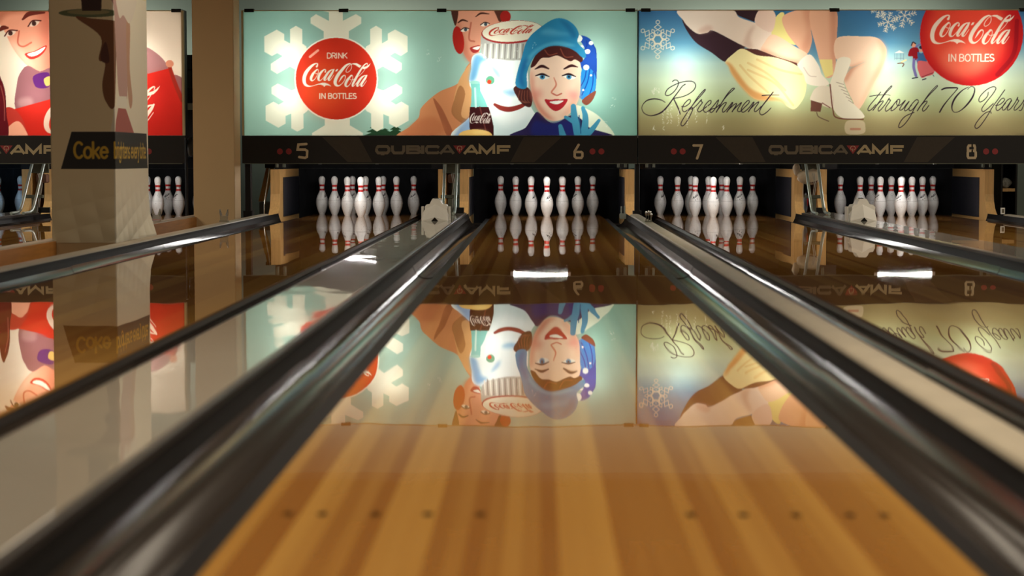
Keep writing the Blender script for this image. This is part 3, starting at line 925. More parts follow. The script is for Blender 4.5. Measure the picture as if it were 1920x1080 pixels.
def paint_skater():
    cv = Canvas(1197, 20, 1935, 254, (150, 150, 120))
    # printed sky running from blue to pale green to olive
    y = np.linspace(0, 1, cv.H)[:, None, None]
    stops = [(0, (64, 112, 158)), (.26, (96, 150, 180)), (.42, (176, 204, 198)), (.56, (196, 212, 186)), (.72, (176, 186, 144)), (.88, (158, 146, 106)), (1, (146, 130, 94))]
    ys = [s_[0] for s_ in stops]
    cv.a[:] = np.concatenate([np.interp(y, ys, [s_[1][c] for s_ in stops]) for c in range(3)], -1)
    cv.set().ell(1545, 60, 120, 60, (60, 110, 152), alpha=.6, soft=16)
    cream = (232, 220, 198)
    line_flake(cv, 1233.5, 74, 33, cream, 1.3)
    twig_flake(cv, 1664, 42, 19, cream, 1.3); twig_flake(cv, 1695, 30, 22, cream, 1.3); twig_flake(cv, 1648, 18, 16, cream, 1.3)
    cv.set(1190, 20, 4.695)
    skin, skin_l, skin_d = (224, 172, 144), (236, 200, 174), (196, 130, 104)
    cv.poly([(1190, 0), (1340, 0), (1245, 50)], (52, 100, 136), smooth=False)
    # skater leaning over to tie a skate: dark vest, pale sleeve, yellow skirt
    cv.poly([(830, -10), (920, 50), (1050, 100), (1090, 20), (1085, -10)], (58, 40, 46), smooth=False)
    cv.poly([(385, -10), (410, 60), (450, 160), (540, 280), (680, 370), (800, 450), (870, 380), (960, 330), (980, 300), (800, 200), (640, 170), (500, 140)], (62, 42, 50))
    cv.poly([(1180, 200), (1240, 60), (1310, 20), (1340, 160), (1420, 300), (1300, 260)], (228, 214, 140))
    cv.poly([(1300, 60), (1420, 0), (1565, -10), (1550, 150), (1560, 270), (1515, 380), (1420, 300), (1330, 180)], skin)
    cv.poly([(1480, 0), (1565, -10), (1550, 150), (1560, 270), (1515, 380), (1470, 320), (1520, 180)], skin_d, alpha=.5, soft=5)
    cv.poly([(1555, -10), (1765, -10), (1778, 250), (1772, 450), (1760, 560), (1690, 590), (1640, 480), (1590, 300), (1545, 130)], skin)
    cv.poly([(1720, 0), (1768, -10), (1778, 250), (1765, 480), (1735, 400)], skin_d, alpha=.6, soft=4)
    cv.poly([(1625, 430), (1740, 430), (1750, 560), (1680, 590)], (228, 212, 140), smooth=False)
    cv.poly([(395, -10), (830, -10), (920, 60), (1060, 110), (1150, 150), (1205, 205), (1130, 365), (960, 312), (700, 180), (640, 195), (560, 205), (490, 160), (430, 90)], (234, 212, 198))
    cv.poly([(560, 170), (650, 130), (690, 165), (640, 190), (580, 200)], (212, 170, 154), alpha=.7, soft=3)
    cv.poly([(960, 300), (1000, 180), (1060, 130), (1020, 240), (1040, 330)], (206, 172, 156), alpha=.7, soft=3)
    cv.poly([(1060, 110), (1100, -10), (1200, -10), (1240, 60), (1200, 190)], (226, 196, 182))
    cv.poly([(1205, 212), (1290, 240), (1400, 310), (1525, 390), (1445, 472), (1300, 432), (1120, 362), (1150, 270)], skin_l)
    cv.poly([(1140, 340), (1300, 400), (1440, 440), (1445, 472), (1300, 432), (1120, 362)], skin_d, alpha=.6, soft=3)
    cv.poly([(940, 330), (1080, 340), (1260, 410), (1430, 460), (1435, 490), (1250, 430), (1080, 400)], (84, 48, 46), smooth=False)
    cv.poly([(800, 450), (870, 380), (950, 335), (1080, 392), (1250, 415), (1430, 485), (1510, 600), (1500, 750), (1420, 862), (1350, 842), (1280, 782), (1080, 782), (960, 685), (860, 560), (830, 490)], (238, 222, 168))
    cv.poly([(800, 450), (850, 470), (920, 560), (1020, 680), (1150, 740), (1290, 775), (1360, 842), (1280, 790), (1080, 784), (960, 690), (860, 560), (830, 490)], (216, 158, 100), soft=2)
    for a, b, c in (((930, 480), (1020, 580), (1180, 720)), ((1000, 460), (1180, 560), (1330, 700)), ((1080, 430), (1280, 520), (1470, 560)), ((1000, 520), (1240, 640), (1400, 830))):
        cv.stroke([a, b, c], 20, (222, 184, 124), alpha=.55)
    cv.poly([(1440, 470), (1540, 385), (1620, 480), (1650, 560), (1715, 640), (1640, 665), (1520, 640), (1490, 560)], (236, 224, 210))
    cv.stroke([(1490, 500), (1540, 570), (1600, 580)], 8, (196, 176, 164), alpha=.8)
    cv.set(1520, 0, 4.8)
    cv.poly([(235, 345), (450, 328), (590, 340), (660, 400), (682, 480), (640, 620), (560, 770), (440, 985), (380, 900), (305, 730), (360, 630), (490, 555), (360, 600), (225, 520)], skin_l)
    cv.poly([(490, 552), (400, 585), (350, 610), (300, 720), (330, 730), (400, 620)], skin_d, alpha=.7, soft=3)
    cv.poly([(600, 345), (660, 400), (682, 480), (640, 620), (560, 770), (440, 985), (520, 780), (620, 560), (630, 440)], (232, 160, 128), alpha=.8, soft=4)
    boot = (232, 222, 204)
    cv.poly([(240, 540), (300, 512), (362, 540), (330, 650), (300, 740), (335, 830), (390, 930), (470, 1010), (478, 1062), (300, 1062), (210, 980), (170, 800), (215, 640)], boot)
    cv.poly([(0, 880), (40, 800), (110, 770), (180, 790), (215, 900), (180, 970), (20, 905), (5, 900)], (222, 208, 190))
    cv.poly([(8, 900), (110, 930), (95, 1005), (5, 1000)], (108, 70, 60), smooth=False)
    cv.stroke([(60, 1010), (80, 1050), (170, 1090)], 7, (92, 66, 60))
    cv.stroke([(110, 925), (180, 968)], 8, (120, 70, 64))
    cv.stroke([(178, 760), (205, 980), (250, 1060), (480, 1072)], 10, (110, 56, 50))
    for i in range(6):
        cv.stroke([(235 + i * 22, 740 + i * 32), (300 + i * 18, 760 + i * 34)], 5, (150, 130, 116))
    cv.poly([(330, 1090), (470, 1085), (500, 1140), (480, 1200), (330, 1200)], (222, 200, 176), alpha=.6)
    cv.stroke([(370, 1160), (450, 1160)], 20, (176, 110, 90), alpha=.7)
    # small skating couple and pavilion
    cv.set(1660, 20, 7.72)
    cv.poly([(130, 615), (200, 578), (278, 615)], (228, 220, 210), smooth=False)
    for x in (135, 165, 222, 262):
        cv.stroke([(x, 620), (x, 710)], 6, (80, 96, 120), alpha=.7)
    cv.stroke([(140, 690), (265, 690)], 8, (90, 104, 128), alpha=.5)
    cv.stroke([(235, 745), (300, 715)], 22, (232, 214, 160))
    cv.stroke([(180, 765), (240, 760), (268, 775), (250, 810)], 14, (110, 70, 56))
    cv.stroke([(435, 530), (520, 470)], 20, (120, 110, 170)); cv.stroke([(505, 470), (540, 430)], 14, (232, 214, 196))
    cv.ell(405, 495, 34, 40, (214, 150, 122)); cv.stroke([(375, 505), (395, 460), (435, 480)], 16, (54, 40, 50))
    cv.poly([(350, 570), (400, 535), (470, 545), (490, 640), (470, 710), (400, 710), (395, 665), (330, 655)], (140, 30, 38))
    cv.stroke([(415, 710), (412, 820), (445, 940)], 40, (116, 108, 164)); cv.stroke([(465, 710), (478, 760)], 36, (104, 98, 156))
    cv.stroke([(395, 980), (470, 965)], 16, (36, 40, 56)); cv.ell(515, 570, 26, 30, (220, 160, 134))
    cv.ell(525, 535, 40, 26, (38, 42, 66)); cv.stroke([(560, 510), (590, 505)], 16, (224, 210, 190))
    cv.poly([(465, 600), (520, 620), (590, 580), (608, 680), (590, 750), (570, 745), (500, 740), (470, 690)], (62, 100, 146))
    cv.poly([(480, 730), (580, 735), (690, 760), (715, 850), (690, 920), (600, 950), (525, 970), (480, 880), (462, 800)], (206, 100, 104))
    cv.stroke([(530, 960), (610, 930), (690, 900)], 10, (120, 44, 54)); cv.stroke([(540, 1000), (590, 985)], 14, (36, 40, 56)); cv.stroke([(690, 930), (705, 950)], 8, (50, 52, 66))
    # red disc
    cv.set().ell(1820.5, 64.5, 96.5, 96.5, (186, 34, 36))
    cv.ell(1812, 62, 76, 80, (222, 74, 56), soft=9)
    cv.ell(1806, 112, 44, 32, (238, 130, 104), alpha=.6, soft=10)
    cv.stroke([(1905, 40), (1900, 100), (1870, 140)], 8, (120, 22, 34), alpha=.5)
    text(cv, 'IN BOTTLES', 1779, 1863, 115, 12.8, 1.9, (238, 226, 208))
    logo(cv, 1743, 28.8, 157.5, 54.4, (238, 222, 204))
    inkc = (44, 28, 42)
    cv.set(1190, 140, 10)
    for st_ in SCRIPT_REF:
        cv.stroke(st_, 16, inkc)
    cv.set(1610, 140, 10)
    for st_ in SCRIPT_THR:
        cv.stroke(st_, 15, inkc)
    # worn, flaked spots in the print
    cv.set()
    rs = random.Random(5)
    for x in (1245, 1253, 1260, 1273, 1290, 1306, 1327):
        yy = rs.uniform(196, 214)
        for _ in range(8):
            cv.stroke([(x + rs.uniform(-2, 2), yy), (x + rs.uniform(-2, 2), yy + rs.uniform(1, 3))], rs.uniform(.5, 1.2), (232, 226, 212), alpha=.8)
            yy += rs.uniform(2, 6)
    for x, y_ in ((1227, 240), (1357, 240), (1225, 172), (1230, 168), (1236, 170)):
        for _ in range(5):
            cv.stroke([(x + rs.uniform(-3, 3), y_ + rs.uniform(-5, 5)), (x + rs.uniform(-3, 3), y_ + rs.uniform(-5, 5))], .8, (230, 226, 216), alpha=.8)
    return cv.down()


def paint_cooler():
    cv = Canvas(-394, 20, 341, 254, (240, 226, 206))
    cv.set(0, 0, 4.0)
    cv.poly([(900, 60), (1400, 60), (1400, 420), (1150, 380)], (226, 204, 186), alpha=.6, soft=20)
    # smiling youth beside a red cooler
    cv.poly([(-60, 60), (350, 60), (372, 250), (380, 500), (320, 528), (240, 512), (160, 440), (92, 340), (45, 240), (0, 170)], (240, 166, 138))
    cv.poly([(300, 60), (420, 60), (420, 520), (340, 520), (320, 300)], (206, 108, 88), alpha=.7, soft=10)
    cv.poly([(60, 300), (140, 330), (230, 470), (240, 512), (160, 440), (92, 340)], (252, 220, 196), alpha=.8, soft=6)
    cv.poly([(-60, 60), (380, 60), (300, 96), (180, 92), (60, 110), (-20, 180)], (186, 110, 84), alpha=.75, soft=4)
    cv.stroke([(5, 225, 16), (30, 205, 34), (65, 205, 16)], 20, (108, 48, 40))
    cv.stroke([(178, 142, 14), (230, 100, 34), (340, 90, 16)], 20, (108, 48, 40))
    for ex, ey in ((85, 245), (262, 172)):
        cv.ell(ex, ey, 42, 20, (240, 214, 196), rot=-.35)
        cv.ell(ex, ey, 17, 18, (70, 44, 40))
        cv.stroke([(ex - 44, ey + 22), (ex - 10, ey - 20), (ex + 52, ey - 20)], 9, (84, 36, 34))
    cv.stroke([(150, 230), (140, 320), (180, 345), (240, 315)], 12, (200, 92, 72), alpha=.8)
    cv.poly([(190, 400), (260, 380), (350, 336), (340, 380), (290, 425), (230, 440)], (196, 50, 44))
    cv.poly([(210, 400), (270, 382), (342, 348), (320, 384), (270, 414), (228, 418)], (252, 244, 230))
    cv.poly([(215, 490), (300, 530), (400, 520), (420, 780), (130, 830), (128, 620), (165, 525)], (148, 98, 104))
    cv.poly([(250, 570), (320, 540), (372, 550), (372, 640), (310, 660), (262, 640)], (92, 40, 110))
    cv.poly([(330, 590), (375, 570), (375, 630), (345, 640)], (230, 190, 110))
    cv.poly([(140, 740), (230, 730), (240, 790), (140, 800)], (184, 140, 140), alpha=.8, soft=3)
    cv.poly([(1080, 360), (1180, 400), (1250, 480), (1240, 540), (1060, 560)], (164, 116, 116))
    cv.poly([(1300, 560), (1400, 620), (1400, 800), (1340, 700)], (150, 104, 104))
    cv.poly([(80, 822), (370, 742), (1100, 552), (1272, 508), (1365, 745), (1380, 1040), (-400, 1040), (-400, 960)], (204, 46, 36), smooth=False)
    cv.poly([(900, 820), (1200, 560), (1300, 620), (1370, 1030), (900, 1030)], (170, 34, 30), alpha=.5, soft=12)
    cv.stroke([(1272, 500, 26), (1310, 620, 30), (1362, 750, 30)], 28, (158, 48, 36))
    cv.ell(1272, 475, 30, 28, (214, 140, 112))
    cv.poly([(-60, 860), (60, 800), (140, 850), (190, 960), (190, 1040), (-60, 1040)], (190, 60, 50))
    cv.poly([(50, 960), (130, 905), (190, 980), (190, 1040), (40, 1040)], (246, 176, 146))
    cv.poly([(-20, 590), (14, 600), (40, 700), (46, 860), (60, 960), (40, 1040), (-80, 1040)], (98, 26, 34))
    cv.stroke([(6, 640), (30, 760), (30, 900)], 8, (190, 110, 96), alpha=.6)
    logo(cv, 80, 186, 220, 66, (238, 210, 190), shear=.12)
    return cv.down()


def paint_wrap():
    """wrap of the pillar, unrolled: 0..121 is the face across the lanes, 121..435 the face along them; 302 px per metre"""
    cv = Canvas(0, -20, 435, 456, (226, 210, 174))
    cv.set().poly([(118, -20), (435, -20), (435, 456), (118, 456)], (230, 222, 200), smooth=False)
    # tray and glass carried on a raised hand
    cv.ell(76, 26, 58, 8, (98, 108, 78)); cv.ell(74, 24, 40, 5, (146, 138, 100))
    cv.poly([(59, -20), (100, -20), (98, 22), (62, 22)], (52, 28, 26), smooth=False)
    cv.poly([(50, 34), (80, 36), (121, 40), (150, 46), (140, 110), (121, 200), (104, 190), (98, 160), (104, 120), (92, 112), (96, 70)], (122, 78, 48))
    cv.poly([(96, 100), (106, 80), (112, 116), (98, 116)], (84, 44, 34))
    cv.poly([(121, -20), (235, -20), (250, 40), (235, 180), (205, 182), (160, 176), (140, 100), (128, 30)], (188, 150, 140))
    cv.poly([(235, 40), (270, 40), (262, 120), (285, 180), (262, 200), (240, 160)], (190, 146, 118))
    cv.poly([(145, 180), (230, 178), (238, 200), (140, 200)], (228, 222, 206), smooth=False)
    cv.poly([(152, 202), (222, 202), (300, 250), (110, 250)], (168, 90, 82), smooth=False)
    cv.poly([(121, 200), (140, 202), (122, 248), (112, 248)], (226, 218, 200), smooth=False)
    cv.poly([(150, -20), (330, -20), (300, 20), (260, 36), (210, 24), (170, 30)], (226, 216, 200))
    # black slogan band
    cv.poly([(39, 247), (421, 247), (430, 317), (18, 317)], (26, 24, 26), smooth=False)
    y_ = (196, 160, 48)
    text(cv, 'Coke', 44, 107, 296, 29, 5.0, y_)
    text(cv, 'brightens every bite.', 120, 416, 296, 29, 4.2, y_)
    return cv.down()

# ------------------------------------------------------------------ layout of the lanes (x of each lane's centre line)
WORD = {3: 'three', 4: 'four', 5: 'five', 6: 'six', 7: 'seven', 8: 'eight', 9: 'nine'}
LANES = {3: -5.635, 4: -3.856, 5: -1.710, 6: 0.069, 7: 1.6546, 8: 3.4386}
HALF = 0.527
GUT = 0.2135
FOUL_Y, DECK_Y, END_Y = 0.73, 17.3, 20.05
HEAD_Y = 19.02
FLOOR_Z = -0.10
MASK_Y = 18.08

# ------------------------------------------------------------------ room
def struct(name, mb, mat, label=None):
    o = mb.build(name, mat)
    o['kind'] = 'structure'
    if label: o['label'] = label
    return o

XL, XR, YB = -9.0, 8.0, -6.0
struct('floor', MB().box(XL, XR, FOUL_Y, WALL_Y, FLOOR_Z - .1, FLOOR_Z), M['floor'], 'dark concrete floor under the lanes and machines')
struct('floor_approach', MB().box(XL, XR, YB, FOUL_Y - .004, FLOOR_Z - .1, 0.0), M['approach'], 'polished board approach in front of the foul line')
struct('ceiling', MB().box(XL, XR, YB, WALL_Y, ROOM_H, ROOM_H + .1), M['ceiling'], 'plain painted ceiling over the lanes')
struct('wall_back', MB().box(XL, XR, WALL_Y, WALL_Y + .1, FLOOR_Z - .1, ROOM_H + .1), M['wall'], 'grey green wall behind the pin machines')
struct('wall_left', MB().box(XL - .1, XL, YB, WALL_Y, FLOOR_Z - .1, ROOM_H + .1), M['dark_wall'], 'dark side wall on the number three side')
struct('wall_right', MB().box(XR, XR + .1, YB, WALL_Y, FLOOR_Z - .1, ROOM_H + .1), M['dark_wall'], 'dark side wall on the number eight side')
struct('wall_front', MB().box(XL, XR, YB - .1, YB, FLOOR_Z - .1, ROOM_H + .1), M['dark_wall'], 'dark wall at the seating end of the hall')

fix_mesh = None
for lx in (-3.4, 0.2, 3.8):
    for ly in LAMP_ROWS:
        if fix_mesh is None:
            mb = MB()
            for a in ((-.6, -.55, -.3, .3), (.55, .6, -.3, .3), (-.55, .55, -.3, -.25), (-.55, .55, .25, .3)):
                mb.box(a[0], a[1], a[2], a[3], -.09, 0)
            mb.box(-.55, .55, -.25, .25, -.02, 0)
            fix_mesh = mb.mesh('ceiling_light', M['frame_cream'])
        o = link('ceiling_light', fix_mesh, None, (lx, ly, ROOM_H)); o.scale = (1.84, 1.84, 1.4)
        tag(o, 'warm recessed ceiling light panel above the approach', 'ceiling light', 'ceiling lights above the approach')
for lx, ly in ((-6.4, 13.7), (5.9, 13.7), (-1.2, 12.6), (2.2, 12.6)):  # panels made up to go with the added fill lamps
    o = link('ceiling_light', fix_mesh, None, (lx, ly, ROOM_H)); o.scale = (2.4, 3.3, 1.4)
    tag(o, 'added unseen fill light panel over the middle of the lanes', 'ceiling light', 'added fill lights over the lanes')
for lx in (-4.6, -1.8, 0.1, 2.0, 3.58):
    o = MB().bbox(-.65, .65, -.09, .09, -.08, 0, .02).build('strip_light', M['box_white'], None, (lx, 20.34, 1.58))
    tag(o, 'plain strip light lying on top of the machines, facing the back wall', 'strip light', 'strip lights on the machines')

# ------------------------------------------------------------------ lanes
NB = 39
BW = 2 * HALF / NB
board_mesh = MB().box(-BW / 2 + .00008, BW / 2 - .00008, FOUL_Y, DECK_Y - .003, -.05, 0).mesh('board', M['lane'])
dot_mesh = MB().add([(.0085 * math.cos(2 * math.pi * k / 14), .018 * math.sin(2 * math.pi * k / 14), 0.0006) for k in range(14)], [tuple(range(14))]).mesh('lane_dot', M['dot'])
deck_mesh = MB().box(-HALF, HALF, DECK_Y, END_Y, -.05, 0).mesh('pin_deck', M['deck'])
bed_mesh = MB().box(-HALF + .01, HALF - .01, FOUL_Y, END_Y, FLOOR_Z, -.05).mesh('lane_bed', M['black'])
DOTS = [at(px, 965, Z=0).x - LANES[6] for px in (540, 604, 704, 802, 901, 1295, 1393, 1492, 1592, 1656)]
DOT_Y = at(1012, 965, Z=0).y
LIGHT_BANDS = [(-.53, -.50), (-.437, -.386), (-.321, -.233), (-.126, -.103), (-.047, .041), (.148, .180), (.236, .29), (.34, .40), (.47, .53)]
brng = random.Random(19)
lane_bands = {}
def board_tone(n, bx, i):
    """boards come in runs of lighter and darker stock"""
    if n == 6:
        t = .8 if any(a_ <= bx < b_ for a_, b_ in LIGHT_BANDS) else .2
    else:
        seq = lane_bands.get(n)
        if seq is None:
            seq = []
            while len(seq) < NB:
                seq += [brng.choice((.2, .8))] * brng.choice((1, 2, 2, 3))
            lane_bands[n] = seq
        t = seq[i]
    return t + brng.uniform(-.2, .2)
lane_note = {3: 'bluish lit end', 4: 'printed pillar standing beside it', 5: 'number five over its end', 6: 'number six over its end', 7: 'number seven over its end', 8: 'number eight over its end'}
for n, x in LANES.items():
    root = empty('bowling_lane', (x, 0, 0))
    tag(root, 'polished wooden bowling lane with the ' + lane_note[n], 'bowling lane', 'bowling lanes')
    for i in range(NB):
        bx = -HALF + BW * (i + .5)
        o = link('board', board_mesh, root, (bx, 0, 0))
        o.color = (1, 1, 1, board_tone(n, bx, i))
    link('pin_deck', deck_mesh, root)
    link('lane_bed', bed_mesh, root)
    for dx in DOTS:
        link('lane_dot', dot_mesh, root, (dx, DOT_Y, 0))

# ------------------------------------------------------------------ gutters
GP = [(.003, -.005), (.046, -.007)]
TP = [(.046, -.0075), (.049, -.016), (.055, -.030), (.065, -.043), (.08, -.053), (.10, -.059), (.122, -.061), (.145, -.059), (.164, -.052), (.178, -.041), (.189, -.024), (.1985, .0), (.206, .024), (.211, .046)]
JOINTS = [FOUL_Y, 5.5, 10.3, 15.1, 18.62]

def offset_profile(p, t):
    return p + [(x, FLOOR_Z) for x in (p[-1][0], p[0][0])]

seg_mesh = {}
for side in (-1, 1):
    for k in range(4):
        y0, y1 = JOINTS[k] + .002, JOINTS[k + 1] - .002
        dz = (0, -.004, 0, -.004)[k]
        prof = [(side * u, z + dz) for u, z in TP[:-2]]
        mb = MB().sweep(prof, y0, y1)
        for yy in (y0, y1):                       # closed ends down to the floor
            n_ = len(prof)
            mb.add([(p[0], yy, p[1]) for p in prof] + [(p[0], yy, FLOOR_Z) for p in prof],
                   [(i, i + 1, n_ + i + 1, n_ + i) for i in range(n_ - 1)])
        seg_mesh[side, k] = mb.mesh('gutter_segment', M['gutter'])
    seg_mesh[side, 'wall'] = MB().prism([(side * .1985, -.004), (side * .206, .024), (side * .2085, .041), (side * .2108, .041), (side * .2108, -.004)], FOUL_Y, 18.62, 'y').mesh('gutter_wall', M['gutter_wall'])
    seg_mesh[side, 'ledge'] = MB().box(min(side * .003, side * .0455), max(side * .003, side * .0455), FOUL_Y, 18.62, FLOOR_Z, -.006).mesh('gutter_ledge', M['ledge'])

def gutter(n, side):
    x = LANES[n] + side * HALF
    other = n + side
    g = empty('gutter', (x, 0, 0))
    if n == 8 and side == 1: where = 'along lane eight beside the cabinet'
    elif n == 4 and side == 1: where = 'along the lane next to the printed pillar, on the pillar side'
    elif n == 5 and side == -1: where = 'along lane five on the pillar side'
    elif n == 3: where = 'along the bluish lit lane'
    elif n == 4: where = 'along the lane next to the printed pillar, away from it'
    else: where = 'along lane %s on the number %s side' % (WORD[n], WORD[other])
    tag(g, 'dark glossy gutter ' + where, 'gutter', 'lane gutters')
    for k in range(4):
        link('gutter_segment', seg_mesh[side, k], g)
    link('gutter_ledge', seg_mesh[side, 'ledge'], g)
    link('gutter_wall', seg_mesh[side, 'wall'], g)

for n in (4, 5, 6, 7, 8):
    gutter(n, -1); gutter(n, 1)
gutter(3, 1)

# ------------------------------------------------------------------ cappings between the lanes
WH, WZ = 0.1505, 0.061
WJ = [FOUL_Y, 3.5, 8.3, 13.1, 18.25]
wide_mesh = []
for k in range(4):
    y0, y1 = WJ[k] + .0015, WJ[k + 1] - .0015
    prof = [(-WH + .013, .02), (-WH + .013, WZ - .0015), (-WH + .0145, WZ), (WH - .0145, WZ), (WH - .013, WZ - .0015), (WH - .013, .02)]
    wide_mesh.append(MB().prism(prof, y0, y1, 'y').mesh('cap_section', M['cap']))
wide_trim = {s: MB().bbox(min(s * (WH - .012), s * WH), max(s * (WH - .012), s * WH), FOUL_Y, 18.25, -.02, WZ - .003, .003).mesh('cap_trim', M['trim']) for s in (-1, 1)}
wide_core = MB().box(-WH + .03, WH - .03, FOUL_Y, 18.25, FLOOR_Z, .02).mesh('cap_core', M['black'])
def wide_cap(x, label):
    c = tag(empty('lane_capping', (x, 0, 0)), label, 'lane capping', 'wide cappings over the ball returns')
    for m_ in wide_mesh: link('cap_section', m_, c)
    for s in (-1, 1): link('cap_trim', wide_trim[s], c)
    link('cap_core', wide_core, c)
CAP56 = (LANES[5] + LANES[6]) / 2
CAP78 = (LANES[7] + LANES[8]) / 2
CAP34 = (LANES[3] + LANES[4]) / 2
wide_cap(CAP56, 'wide grey glossy capping between lanes five and six')
wide_cap(CAP78, 'wide grey glossy capping between lanes seven and eight')
wide_cap(CAP34, 'wide grey capping beside the bluish lit lane, under its steel rails')

NH, NZ = 0.044, 0.054
def dome():
    pts = [(-NH, -.0)]
    for i in range(9):
        a = math.pi - math.pi * i / 8
        pts.append((NH * math.cos(a), NZ - .010 + .010 * math.sin(a)))
    pts.append((NH, -.0))
    return pts
narrow = []
NJ = [FOUL_Y, 6.4, 12.2, 18.02]
for k in range(3):
    narrow.append(MB().prism(dome(), NJ[k] + .001, NJ[k + 1] - .001, 'y', True).mesh('cap_section', M['cap_narrow']))
ncore = MB().box(-NH + .004, NH - .004, FOUL_Y, 18.02, FLOOR_Z, 0.0).mesh('cap_core', M['black'])
def narrow_cap(x, label):
    c = tag(empty('lane_capping', (x, 0, 0)), label, 'lane capping', 'narrow rounded cappings')
    for m_ in narrow: link('cap_section', m_, c)
    link('cap_core', ncore, c)
    return c
X67 = (LANES[6] + LANES[7]) / 2
narrow_cap(X67, 'narrow rounded grey capping between lanes six and seven')
X5L = LANES[5] - HALF - GUT - .047
narrow_cap(X5L, 'narrow rounded grey capping along lane five beside the pillars')
X8R = LANES[8] + HALF + GUT + .047
narrow_cap(X8R, 'narrow rounded capping along lane eight beside the cabinet')
X4R = LANES[4] + HALF + GUT + .047
c4 = narrow_cap(X4R, 'narrow capping with an orange wooden side, facing the printed pillar')
k_ = 0
for y0, y1 in ((FOUL_Y, 4.6), (4.6, 8.4), (8.4, 12.2), (12.2, 15.2), (15.2, 17.7)):
    MB().box(NH - .002, NH + .012, y0 + .002, y1 - .002, FLOOR_Z, NZ - .012).build('side_board', M['fascia_wood'], c4)

# ------------------------------------------------------------------ pillars
PX0, PX1, PY0, PY1 = -3.036, -2.636, 12.36, 13.40
pil = struct('pillar', MB().box(PX0 + .004, PX1 - .004, PY0 + .004, PY1, FLOOR_Z, ROOM_H), M['pillar'], 'square pillar wearing a printed wrap with a yellow slogan on black')
art = to_lin(paint_wrap())
rows = art.shape[0]
ucols = list(range(0, 121)) + list(range(121, 435, 2)) + [434]
us = np.array(ucols, float) + .5
vv = -20 + np.arange(rows) + .5
zz = CAM_Z - (vv - 296.0) / 302.0
X = np.where(us < 121, PX0 + us / 121.0 * (PX1 - PX0), PX1)
Yc = np.where(us < 121, PY0, PY0 + (us - 121) / 302.0)
V = np.zeros((rows, len(us), 3))
V[..., 0] = X[None, :]; V[..., 1] = Yc[None, :]; V[..., 2] = zz[:, None]
# the cloth sags in soft folds below the band and flares out at its lower hem
low = np.clip((vv - 330) / 120.0, 0, 1)[:, None]
fold = np.sin(us[None, :] * .09 + vv[:, None] * .06) * .004 + np.sin(us[None, :] * .05 - vv[:, None] * .09) * .004
front = (us < 121)[None, :]
V[..., 1] -= np.where(front, np.abs(fold) * low, 0)
V[..., 0] += np.where(~front, np.abs(fold) * low + .05 * np.clip((us[None, :] - 300) / 134, 0, 1) * low ** 4, 0)
wr = link('printed_wrap', grid_mesh('printed_wrap', V, art[:, ucols], M['wrap']), pil)
# plain upper part of the wrap
wz = zz[0] - .001
MB().box(PX0 - .001, PX1, PY0 - .001, PY1, wz, ROOM_H).build('plain_wrap', plain('wrap_cloth', (226, 210, 174), .7, vary=.05), pil)
MB().box(PX0 - .001, PX0 + .003, PY0, PY1, zz[-1], wz).build('plain_wrap', bpy.data.materials['wrap_cloth'], pil)
struct('pillar', MB().bbox(-3.036, -2.673, 17.44, 17.79, FLOOR_Z, ROOM_H, .006), M['pillar'], 'plain tan square pillar between two masking units')

# ------------------------------------------------------------------ masking units
def mask_plane(px0, px1):
    a = at(px0, 137, Y=MASK_Y).x; b = at(px1, 137, Y=MASK_Y).x
    return a, b
ZT, ZB = at(826, 20.5, Y=MASK_Y).z, at(826, 254, Y=MASK_Y).z
ZF = at(826, 306.5, Y=MASK_Y).z

LET = {
    'dim': [
        ([(108, 122), (126, 98), (240, 98), (262, 122), (262, 154), (240, 178), (126, 178), (108, 154), (108, 122)], 28), ([(182, 165), (182, 207)], 36),
        ([(305, 85), (305, 150), (327, 178), (428, 178), (447, 150), (447, 85)], 28),
        ([(495, 85), (495, 190)], 30), ([(482, 98), (628, 98), (642, 116), (626, 135), (490, 135)], 24), ([(610, 137), (648, 150), (650, 168), (630, 178), (482, 178)], 24),
        ([(683, 85), (683, 190)], 34),
        ([(888, 114), (868, 98), (747, 98), (730, 120), (730, 156), (748, 178), (868, 178), (888, 162)], 26),
        ([(902, 190), (988, 94), (1004, 94), (1072, 190)], 26), ([(945, 162), (1040, 162)], 20)],
    'light': [
        ([(1202, 190), (1288, 94), (1304, 94), (1372, 190)], 26), ([(1245, 162), (1340, 162)], 20),
        ([(1400, 190), (1400, 92), (1485, 180), (1572, 92), (1572, 190)], 28),
        ([(1628, 190), (1628, 98), (1780, 98)], 26), ([(1628, 145), (1760, 145)], 24)],
}
NUM = {   # centre line strokes in photo pixels of the unit over 5 and 6 (or shifted), stroke width 4.6
    5: [[(574.5, 270), (559.5, 271), (558, 280.5), (572, 280.5), (576, 283), (575.5, 294), (572, 296), (561, 294.5)]],
    6: [[(1085, 271.5), (1077.5, 284), (1077.5, 293.5), (1080.5, 296), (1090, 296), (1092, 293), (1092, 287), (1090, 285), (1078, 285)]],
    7: [[(1300.5, 272.8), (1315.5, 272.8), (1307, 297)]],
    8: [[(1821.5, 273), (1827, 273), (1828, 276), (1828, 282.5), (1815, 282.5), (1815, 276), (1816.5, 273), (1824, 273)], [(1821.5, 283), (1828, 283), (1829.5, 286), (1829.5, 293), (1828, 296), (1816, 296), (1814.5, 293), (1814.5, 286), (1816, 283), (1824, 283)]],
    4: [[(236, 270), (226, 288), (243, 288)], [(238, 280), (238, 298)]],
}

def fpt(px, py, off=0.0):
    p = at(px, py, Y=MASK_Y - .02 - off)
    return (p.x, p.z)

